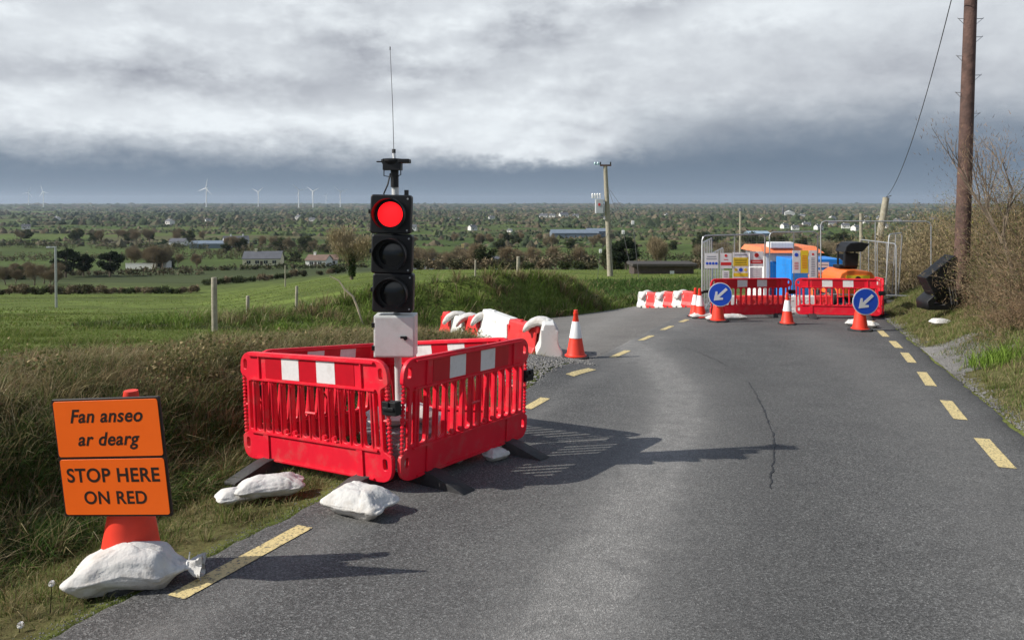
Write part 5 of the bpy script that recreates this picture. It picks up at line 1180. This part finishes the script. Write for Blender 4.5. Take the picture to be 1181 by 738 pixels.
for k, ln_ in enumerate((.62, 1.05, 1.45, .85, .80, .70)):
    kind = 'white' if k % 2 == 0 else 'red'; mid_ = dd+ln_/2; rzk = ang+(R(-26) if k == 0 else random.uniform(-.05, .05)); cx_ = bx0+dirx*mid_; cy_ = by0+diry*mid_
    o = put_block(kind, cx_, cy_, rzk, f'{orda[k]} {kind} plastic block in the near row, counted from the big cone', GW, dz=.02); o.scale = (ln_/1.2, 1, 1)
    dd += ln_
    if k < 5 and k != 1:
        jx, jy = bx0+dirx*(dd-.02), by0+diry*(dd-.02); zj = h1(jx, jy)+.585
        sandbag('sandbag', (jx, jy, zj-.01), .62, .27, .15, rzk+R(66), f'long white sandbag slung across the row behind the {orda[k]} block from the big cone', 40+k, 'sandbags slung over the red and white blocks', sag=.20)
pA, pB = Vector(at_(741, 28.2)), Vector(at_(803, 26.3)); nn = 6
for k in range(nn):
    kind = 'white' if k % 2 == 0 else 'red'; p = pA.lerp(pB, (k+.3)/nn); aa = math.atan2((pB-pA).y, (pB-pA).x)
    o = put_block(kind, p.x, p.y, aa, f'{orda[k]} {kind} plastic block, counted from the left, in the far row' if k else 'leftmost white plastic block in the far row beyond the side road', 'red and white blocks in the far row', dz=.0); o.scale = (.40, .9, .95)
    if k in (0, 2, 4): sandbag('sandbag', (p.x+.1, p.y, h1(p.x, p.y)+.48), .62, .26, .17, aa+1.3, f'white sandbag draped over the far row of blocks, {("left","middle","right")[k//2]} one of three', 60+k, 'sandbags draped over the far row of blocks', sag=.30)
for k in range(7):
    kind = 'white' if k in (0, 4, 5) else 'red'; x = at_(838+18*k, 22.0)[0]; put_block(kind, x, 21.9, .0, f'{orda[k]} block from the left, {kind}, behind the far red barriers', 'blocks behind the far red barriers').scale = (.40, 1, .9)

# ---- compound mesh fences
def fence(A, B_, hh, label, nmid=1, foot=True, mesh=True, lean=0):
    a = Vector((*A, h1(*A))); b_ = Vector((*B_, h1(*B_))); L_ = (b_.xy-a.xy).length; ang = math.atan2(b_.y-a.y, b_.x-a.x)
    root = empty('mesh_fence_panel', ((a+b_)/2), ang, label, 'fence', 'galvanised mesh fence panels round the compound'); root.rotation_euler = (lean, 0, ang)
    x0, x1, z0, z1, rr_ = -L_/2+.03, L_/2-.03, .14, hh, .13
    pts = [(x0, 0, .0), (x0, 0, z1-rr_), (x0+.04, 0, z1-.04), (x0+rr_, 0, z1), (x1-rr_, 0, z1), (x1-.04, 0, z1-.04), (x1, 0, z1-rr_), (x1, 0, .0)]
    mb = MB(); mb.tube(pts, .021, 8); mb.tube([(x0, 0, z0), (x1, 0, z0)], .019, 8); mb.build('frame', m_grey_metal, root, smooth=True)
    for k in range(nmid): xm = x0+(x1-x0)*(k+1)/(nmid+1); q = MB(); q.tube([(xm, 0, z0), (xm, 0, z1)], .015, 6); q.build('upright', m_grey_metal, root)
    if mesh:
        q = MB(); n = int(L_/.11)
        for k in range(1, n): xx_ = x0+(x1-x0)*k/n; q.tube([(xx_, .015, z0), (xx_, .015, z1)], .0017, 3)
        for k in range(1, 9): zz = z0+(z1-z0)*k/9; q.tube([(x0, .012, zz), (x1, .012, zz)], .0017, 3)
        q.build('wire_mesh', m_grey_metal, root)
    if foot:
        for xx_ in (x0, x1): q = MB(); q.box((xx_, 0, .06), (.24, .60, .13)); q.build('foot_block', m_rubber, root, bevel=.02)
    return root
def hfor(px, d, py): return EYE-(py-HY)/F*d-h1((px-CX)/F*d, d)
fence(at_(809, 22.4), at_(883, 23.6), hfor(846, 23, 271), 'leftmost front mesh fence panel of the compound, hung with most notice boards')
fence(at_(886.5, 23.6), at_(944, 23.9), hfor(915, 23.7, 267.5), 'middle front mesh fence panel in front of the blue cabin', 1)
fence(at_(945.5, 23.8), at_(1075, 23.2), hfor(1010, 23.5, 266.5), 'right front mesh fence panel reaching over the grass near the black bin', 1, mesh=False)
fence(at_(809.5, 22.6), at_(821, 25.8), hfor(813, 24, 277), 'side mesh fence panel running back from the left corner of the compound', 3)
fence(at_(821.5, 26), at_(834, 29.3), 2.0, 'second side mesh fence panel, farther back on the left of the compound', 3)
fence(at_(992, 27.5), at_(1034, 24.6), 2.1, 'mesh fence panel angled behind the right front panel beside the black dumper', 3)
fence(at_(1020, 24.3), at_(1036, 25.6), 2.25, 'short leaning mesh fence panel folded against the angled one', 1, lean=.06)
# ---- notice boards
def board(px0, px1, py0, py1, d, label, parts_, base=None):
    cx_, cy_ = (px0+px1)/2, (py0+py1)/2; w_ = (px1-px0)/F*d; h_ = (py1-py0)/F*d; x = (cx_-CX)/F*d; z = EYE-(cy_-HY)/F*d
    mb = MB(); mb.box((0, 0, 0), (w_, .012, h_)); o = mb.build('notice_board', base or m_signwhite, None, loc=(x, d, z)); tag(o, label, 'sign', 'notice boards on the compound')
    for nm, mt, u0, u1, v0, v1 in parts_:                               # fractions from the left / top
        if nm == 'disc':
            q = MB(); q.lathe([((u1-u0)/2*w_, 0), ((u1-u0)/2*w_, .004)], 20, Matrix.Translation(((-.5+(u0+u1)/2)*w_, -.0065, (.5-(v0+v1)/2)*h_)) @ Matrix.Rotation(R(90), 4, 'X')); q.build('symbol', mt, o)
        elif nm == 'lines':
            q = MB(); nl = max(1, round((v1-v0)*h_/.055))
            for k in range(nl): vv = v0+(v1-v0)*(k+.5)/nl; e_ = random.uniform(0, .15)*(u1-u0); q.box(((-.5+(u0+u1)/2)*w_, -.0085, (.5-vv)*h_), ((u1-u0-e_)*w_, .003, .018))
            q.build('print', mt, o)
        else:
            q = MB(); q.box(((-.5+(u0+u1)/2)*w_, -.0075, (.5-(v0+v1)/2)*h_), ((u1-u0)*w_, .004, (v1-v0)*h_)); q.build(nm, mt, o)
    return o
board(813, 828.3, 292, 309.5, 22.3, 'white notice board with a row of small blue discs, leftmost on the fence', [('lines', m_tin, .1, .9, .15, .45)]+[('disc', m_bluesign, .06+.23*k, .26+.23*k, .6, .75) for k in range(4)])
board(830.3, 844, 292, 309.5, 22.5, 'white notice board with a red band low down, second from the left', [('disc', m_signred, .38, .62, .08, .25), ('lines', m_signred, .3, .7, .35, .5), ('red_band', m_signred, .06, .94, .6, .8)])
board(833, 841, 312, 322, 22.5, 'small white notice below the board with the red band', [('lines', m_tin, .2, .8, .2, .8)])
board(845, 863.5, 291, 321.5, 22.9, 'tall notice board with yellow panels and symbols, beside the red and white one', [('yellow_panel', m_yellow, .03, .97, .20, .52), ('lines', m_ink, .1, .9, .24, .50), ('lines', m_tin, .1, .9, .05, .15), ('disc', m_bluesign, .38, .62, .58, .74), ('disc', m_yellow, .1, .3, .6, .72), ('disc', m_yellow, .7, .9, .6, .72), ('yellow_panel', m_yellow, .05, .95, .78, .92)])
board(864.5, 880.5, 290, 307.5, 23.1, 'white notice board with red stop disc and red band, rightmost on the left panel', [('disc', m_signred, .34, .66, .08, .42), ('bar', m_signwhite, .38, .62, .22, .28), ('red_band', m_signred, .05, .95, .56, .80), ('lines', m_signwhite, .12, .88, .62, .74)])
board(865, 879, 308.5, 323, 23.1, 'blank white board under the one with the red stop disc', [('lines', m_conew, .2, .8, .1, .9)])
board(914, 922.8, 289, 315, 23.4, 'narrow white notice board with one blue disc, on the blue cabin fence', [('disc', m_bluesign, .25, .75, .08, .30), ('lines', m_signred, .2, .8, .5, .85)])
board(923.3, 932.3, 289, 315, 23.4, 'narrow yellow notice board on the fence between two white ones', [('lines', m_orange_paint, .15, .85, .2, .8)], m_yellow)
board(933, 942, 289, 320.5, 23.4, 'narrow white notice board right of the narrow yellow one', [('disc', m_signred, .35, .65, .1, .17), ('lines', m_tin, .25, .75, .25, .95)])
# ---- site cabin, blue store, dumper, black bin
d = 28.0; x0, x1 = at_(883, d)[0], at_(946, d)[0]; xc = (x0+x1)/2; g_ = h1(xc, d); root = empty('site_cabin', (xc, d+1.2, g_), 0, 'white and blue site cabin with an orange roof inside the compound', 'cabin')
ht = EYE-(291-HY)/F*d-g_; w_ = x1-x0
mb = MB(); mb.box((0, 0, ht/2), (w_, 2.4, ht)); mb.build('wall', m_signwhite, root, bevel=.03)
zt = EYE-(286-HY)/F*d-g_+.02; mb = MB(); mb.add([(-w_/2-.18, -1.35, ht-.02), (w_/2+.1, -1.35, ht-.02), (w_/2+.1, 1.3, ht-.02), (-w_/2-.18, 1.3, ht-.02), (-w_/2-.1, -1.0, zt), (w_/2-.1, -1.0, zt+.03), (w_/2-.1, 1.0, zt+.03), (-w_/2-.1, 1.0, zt)], [(3, 2, 1, 0), (4, 5, 6, 7), (0, 1, 5, 4), (1, 2, 6, 5), (2, 3, 7, 6), (3, 0, 4, 7)]); mb.build('roof', mat('orange_roof', (.78, .22, .09), .6, .08, 2), root)
for u0, u1 in ((.06, .42), (.46, .96)): q = MB(); q.box((-w_/2+w_*(u0+u1)/2, -1.21, ht*.42), (w_*(u1-u0), .03, ht*.80)); f_ = q.build('blue_door', m_blue, root, bevel=.005)
q = MB(); q.prism([(-w_/2+w_*.065, ht*.05), (-w_/2+w_*.415, ht*.05), (-w_/2+w_*.415, ht*.22), (-w_/2+w_*.25, ht*.30), (-w_/2+w_*.065, ht*.52)], -1.235, -1.228); q.build('dark_swoosh', mat('dark_blue_paint', (.01, .05, .18), .4, .1, 3), root)
q = MB(); q.box((-w_/2+w_*.30, -1.0, zt+.08), (.9, .5, .22)); q.build('roof_vent', m_signwhite, root, bevel=.03)
d = 26; x0, x1 = at_(913, d)[0], at_(973, d)[0]; xc = (x0+x1)/2; g_ = h1(xc, d); ht = EYE-(299-HY)/F*d-g_; w_ = x1-x0; root = empty('blue_tool_store', (xc, d+.8, g_), 0, 'blue metal tool store standing in front of the orange roofed cabin', 'tool store')
mb = MB(); mb.box((0, 0, ht/2+.05), (w_, 1.5, ht-.1)); mb.build('body', m_blue, root, bevel=.03)
for k in range(2): q = MB(); q.box((-w_*.25+w_*.5*k, -.765, ht*.5), (w_*.46, .02, ht*.8)); dd_ = q.build('door', m_blue, root, bevel=.006); q = MB(); q.tube([(-w_*.25+w_*.5*k+.3, -.80, ht*.3), (-w_*.25+w_*.5*k+.3, -.80, ht*.75)], .018, 8); q.build('lock_bar', m_grey_metal, dd_)
for a_, b2, c1_, c2_, dl in ((943.5, 956, 302.5, 308.5, 'small white notice on the blue store, upper one'), (942, 956, 311.5, 318.5, 'white notice with dark red print on the blue store, lower one')): board(a_, b2, c1_, c2_, 25.98, dl, [('lines', m_tin if c1_ < 305 else m_signred, .08, .92, .3, .7)])
# dumper
d = 24.6; xc = at_(981, d)[0]; g_ = h1(xc, d); root = empty('site_dumper', (xc, d, g_), 0, 'small orange site dumper with black seat behind the right far barrier', 'dumper')
zz = lambda py: EYE-(py-HY)/F*d-g_
k_ = d/F
mb = MB(); mb.prism([(-21*k_, .45), (21*k_, .45), (20*k_, zz(317)), (15*k_, zz(312)), (4*k_, zz(310.5)), (-12*k_, zz(310.5)), (-18*k_, zz(314)), (-20*k_, zz(319))], -.5, .9); hd = mb.build('engine_hood', m_orange_paint, root, bevel=.03)
mb = MB(); mb.box((0, -.51, zz(318)), (.75, .03, .12)); mb.build('amber_panel', m_yellow, hd); mb = MB(); mb.lathe([(.09, 0), (.09, .05)], 16, Matrix.Translation((0, -.5, zz(320))) @ Matrix.Rotation(R(90), 4, 'X')); mb.build('rear_lamp', m_black, hd)
mb = MB(); mb.box((-.05, .3, zz(308)), (.62, .5, .12)); mb.prism([(-8*k_, zz(308)), (8*k_, zz(308)), (9*k_, zz(292)), (-7*k_, zz(291))], -.05, .1); mb.build('seat', m_black, root, bevel=.04)
mb = MB(); mb.prism([(-9*k_, zz(291)), (12*k_, zz(290)), (20*k_, zz(281)), (10*k_, zz(279)), (-2*k_, zz(280)), (-7*k_, zz(284))], -.15, .6); mb.build('canopy_cover', m_black, root, bevel=.03)
mb = MB(); mb.tube([(-7*k_, .5, .8), (-7*k_, .5, zz(283))], .035, 8); mb.tube([(12*k_, .5, .8), (13*k_, .5, zz(283))], .035, 8); mb.build('roll_frame', m_black, root)
mb = MB(); mb.lathe([(.02, 0), (.19, 0), (.20, .02), (.19, .03), (.02, .03)], 18, Matrix.Translation((.1, .75, zz(299))) @ Matrix.Rotation(R(30), 4, 'X')); mb.build('steering_wheel', m_black, root)
mb = MB(); mb.prism([(-.75, .5), (.75, .5), (.85, 1.0), (-.85, 1.0)], 1.0, 2.1); mb.build('skip', m_orange_paint, root, bevel=.02)
for sx2 in (-1, 1):
    for yy in (0, 1.4): q = MB(); q.lathe([(.1, -.12), (.30, -.12), (.36, -.08), (.36, .08), (.30, .12), (.1, .12)], 24, Matrix.Translation((sx2*.62, yy, .36)) @ Matrix.Rotation(R(90), 4, 'Y')); wv = q.build('wheel', m_rubber, root, smooth=True); q = MB(); q.lathe([(.17, -.125), (.17, .125)], 16, Matrix.Translation((sx2*.62, yy, .36)) @ Matrix.Rotation(R(90), 4, 'Y')); q.build('rim', m_orange_paint, wv)
# black bin
d = 17.0; k_ = d/F; px0, py0 = 1085, 353; xc = at_(px0, d)[0]; g_ = h1(xc, d); zb = EYE-(py0-HY)/F*d-g_
root = empty('grit_bin', (xc, d, g_+zb*0), 0, 'black plastic bin with raised lid beside the tall dark pole', 'bin')
def pl_(pts): return [((a-px0)*k_, EYE-(b_-HY)/F*d-g_) for a, b_ in pts]
mb = MB(); mb.prism(pl_([(1064, 320), (1097, 294), (1100, 297), (1100, 321), (1090, 323), (1074, 340)]), -.15, .25); mb.build('lid', m_black, root, bevel=.015)
bd_ = plate_obj('body', [pl_([(1076, 339), (1091, 325), (1100, 323), (1101, 357), (1068, 357), (1067, 347)]), pl_([(1073, 351), (1080, 343), (1087, 351)])], .5, m_black, root, y=.15, bev=.012)
for k in range(3): q = MB(); a_ = pl_([(1090+3*k, 330)])[0]; c_ = pl_([(1093+3*k, 350)])[0]; q.tube([(a_[0], -.165, a_[1]), (c_[0], -.165, c_[1])], .018, 6); q.build('rib', m_rubber, bd_)
mb = MB(); x, y = at_(816, 21.0)
for k in range(4): r_ = .36-.02*k; mb.tube([(r_*math.cos(a*.2618), .03*k, .36+r_*math.sin(a*.2618)) for a in range(25)], .02, 8)
o = mb.build('coiled_hose', m_rubber, None, True, loc=(x, y, h1(x, y))); tag(o, 'dark coiled hose leaning upright behind the left blue arrow sign', 'hose')

# ------------------------------------------------------------------ thickets
def thicket(name, px, d, w_, dep, hh, label, cols, wts, stems=160, twigs=9000, tw=.012, leaf=None, seed=1, cat='shrub', group=None, leafn=2500, arch=.4, tl=15.0):
    r = np.random.default_rng(seed); rr_ = random.Random(seed); x, y = at_(px, d); root = empty(name, (x, y, h1(x, y)), 0, label, cat, group)
    mb = MB(); P0 = []; D0 = []
    for i in range(stems):
        bx_, by_ = rr_.gauss(0, w_*.24), rr_.gauss(0, dep*.24); zz0 = h1(x+bx_, y+by_)-h1(x, y)-.05; p = Vector((bx_, by_, zz0)); dd = Vector((bx_/w_*1.5+rr_.uniform(-.45, .45), by_/dep*.8+rr_.uniform(-.45, .45), 1.1)).normalized()
        l = hh*rr_.uniform(.5, 1.0)*(1-.5*min(1, abs(bx_)/(w_*.6))); pts = [p.copy()]
        for k in range(5):
            dd = (dd+Vector((rr_.uniform(-.22, .22), rr_.uniform(-.22, .22), -arch*.16*k))).normalized(); p = p+dd*l/5; pts.append(p.copy())
            if k >= 1: P0.append(tuple(p)); D0.append(tuple(dd)); q2 = (pts[-1]+pts[-2])/2; P0.append(tuple(q2)); D0.append(tuple(dd))
        r0_ = rr_.uniform(.5, 1)*tw*1.3; mb.tube(pts, [r0_*(1-.15*k) for k in range(6)], 3)
    mb.build('stems', m_bark, root)
    P0 = np.array(P0); D0 = np.array(D0); idx = r.integers(0, len(P0), twigs); P_ = P0[idx]+r.normal(size=(twigs, 3))*hh*.045
    V = faces_from(r, P_, tw, tl, D0[idx]*.5+np.array([0, 0, .15])); me = fast_mesh('twigs', V, np.arange(len(V)).reshape(-1, 3), 3); me.polygons.foreach_set('use_smooth', np.zeros(twigs, bool)); settint(me, np.repeat(mixcol(r, twigs, cols, wts, .25), 3, 0)); mesh_obj('twigs', me, root, m_twig)
    if leaf:
        idx = r.integers(0, len(P0), leafn); P_ = P0[idx]+r.normal(size=(leafn, 3))*hh*.06; V = faces_from(r, P_, tw*3.6, 1.1); me = fast_mesh('leaves', V, np.arange(len(V)).reshape(-1, 3), 3); me.polygons.foreach_set('use_smooth', np.zeros(leafn, bool)); settint(me, np.repeat(mixcol(r, leafn, leaf, [1]*len(leaf), .3), 3, 0)); mesh_obj('leaves', me, root, m_leafy)
    return root
STRAW = [(.34, .27, .15), (.24, .19, .11), (.18, .14, .085)]; BRM = [(.20, .13, .08), (.28, .20, .12), (.13, .09, .06)]
thicket('willow_bush', 1058, 31, 3.6, 2.5, 3.6, 'straw coloured leafless bush behind the right fence panel, left of the dark pole', STRAW, [2, 2, 1], 260, 24000, .014, [(.10, .11, .04), (.07, .08, .03)], 3, leafn=3500, arch=.1, tl=12)
thicket('willow_bush', 1030, 34, 2.6, 2.5, 2.6, 'smaller straw coloured bush just right of the leaning pole', STRAW, [1, 2, 2], 180, 15000, .014, [(.10, .11, .04)], 4, leafn=2000, arch=.2, tl=12)
thicket('willow_bush', 1092, 27, 2.6, 2.5, 3.2, 'straw coloured bush right behind the tall dark pole', STRAW, [2, 1, 1], 180, 15000, .013, [(.12, .12, .05)], 5, leafn=2500, arch=.2, tl=12)
thicket('hedge_shrub', 1172, 20.0, 1.7, 3.0, 2.9, 'green brown twiggy hedge shrub immediately right of the tall dark pole', BRM+STRAW[1:], [1, 2, 1, 1, 2], 260, 24000, 0.0074, [(.10, .12, .04), (.06, .08, .025), (.30, .28, .06)], 6, leafn=16000)
thicket('hedge_shrub', 1197, 16.8, 2.1, 3.0, 3.2, 'tallest twiggy hedge shrub at the right edge of the picture', BRM+STRAW[1:], [1, 2, 1, 1, 2], 260, 26000, 0.0062, [(.10, .12, .04), (.06, .08, .025), (.20, .17, .06)], 7, leafn=18000)
thicket('hedge_shrub', 1232, 13.5, 1.9, 3.0, 2.5, 'nearest twiggy hedge shrub, cut by the right edge of the picture', BRM+STRAW[1:], [1, 2, 1, 1, 2], 240, 24000, 0.0062, [(.10, .12, .04), (.08, .07, .03)], 8, leafn=7000)
thicket('bramble', 1186, 15.6, 1.5, 2.4, 1.1, 'low reddish brown bramble below the hedge and right of the dark pole', BRM, [2, 2, 1], 220, 22000, 0.0056, [(.14, .08, .04), (.08, .09, .03)], 9, leafn=3000, arch=1.2, cat='bramble')
thicket('bramble', 1215, 12.6, 1.5, 2.2, .95, 'reddish brown bramble behind the bright green clump of leaves', BRM, [2, 2, 1], 220, 22000, 0.0050, [(.14, .08, .04), (.08, .09, .03)], 10, leafn=3000, arch=1.2, cat='bramble')
sap = bare_tree('hedge_sapling', 4.4, .45, 55, BRM, 1800, tw=.010, thick=.011); x, y = at_(1176, 15.5); place(sap, x, y, 1.0, 1.0); tag(sap, 'bare crooked sapling rising above the hedge at the right edge', 'tree')
r = np.random.default_rng(90)
x0_, y0_ = onroad(1150, 437); x0_ += .15; y0_ += .2; n = 420; x = r.normal(x0_, .15, n); y = r.normal(y0_+.1, .22, n)
o = blades('iris_clump', x, y, r.uniform(.14, .30, n), r.uniform(.010, .018, n), r.uniform(.15, .7, n), mixcol(r, n, [(.17, .27, .04), (.22, .32, .06), (.12, .19, .03)], [2, 2, 2]), seed=91); tag(o, 'bright green clump of strappy leaves at the right roadside', 'plant')
# dandelion clocks in the left verge
for px, py, lb in ((58, 700, 'white dandelion clock in the left verge beside the sign sandbag'), (22, 724, 'small white daisy like flower low in the left corner of the verge')):
    x, y = onroad(px, py); g_ = h1(x, y); hgt = .16 if px == 58 else .04; root = empty('dandelion' if px == 58 else 'daisy', (x, y, g_), 0, lb, 'flower'); mb = MB(); mb.tube([(0, 0, 0), (.008, 0, hgt)], .0022, 5); mb.build('stalk', m_leafy_far, root)
    me = root and None; mb = MB(); rr_ = random.Random(4)
    for k in range(160): v_ = Vector((rr_.gauss(0, 1), rr_.gauss(0, 1), rr_.gauss(0, 1))).normalized()*.017; w_ = v_.cross(Vector((0, .3, 1))).normalized()*.0025; c_ = Vector((.008, 0, hgt)); mb.add([c_+v_-w_, c_+v_+w_, c_+v_*.4], [(0, 1, 2)])
    mb.build('head', m_signwhite, root)

# ------------------------------------------------------------------ air between the camera and the far hills
mb = MB(); mb.box((0, 5900, 32.5), (21000, 12600, 155)); hz = mb.build('haze', None)
mh = bpy.data.materials.new('haze'); mh.use_nodes = True; tt = mh.node_tree; tt.nodes.clear(); oo = tt.nodes.new('ShaderNodeOutputMaterial'); pv = tt.nodes.new('ShaderNodeVolumePrincipled')
pv.inputs['Color'].default_value = (.72, .84, 1, 1); pv.inputs['Density'].default_value = 5.2e-5; pv.inputs['Anisotropy'].default_value = .2; tt.links.new(pv.outputs[0], oo.inputs['Volume']); hz.data.materials.clear(); hz.data.materials.append(mh); tag(hz, kind='stuff')
for k in range(4):
    if k not in used: bpy.data.objects.remove(BP[k])
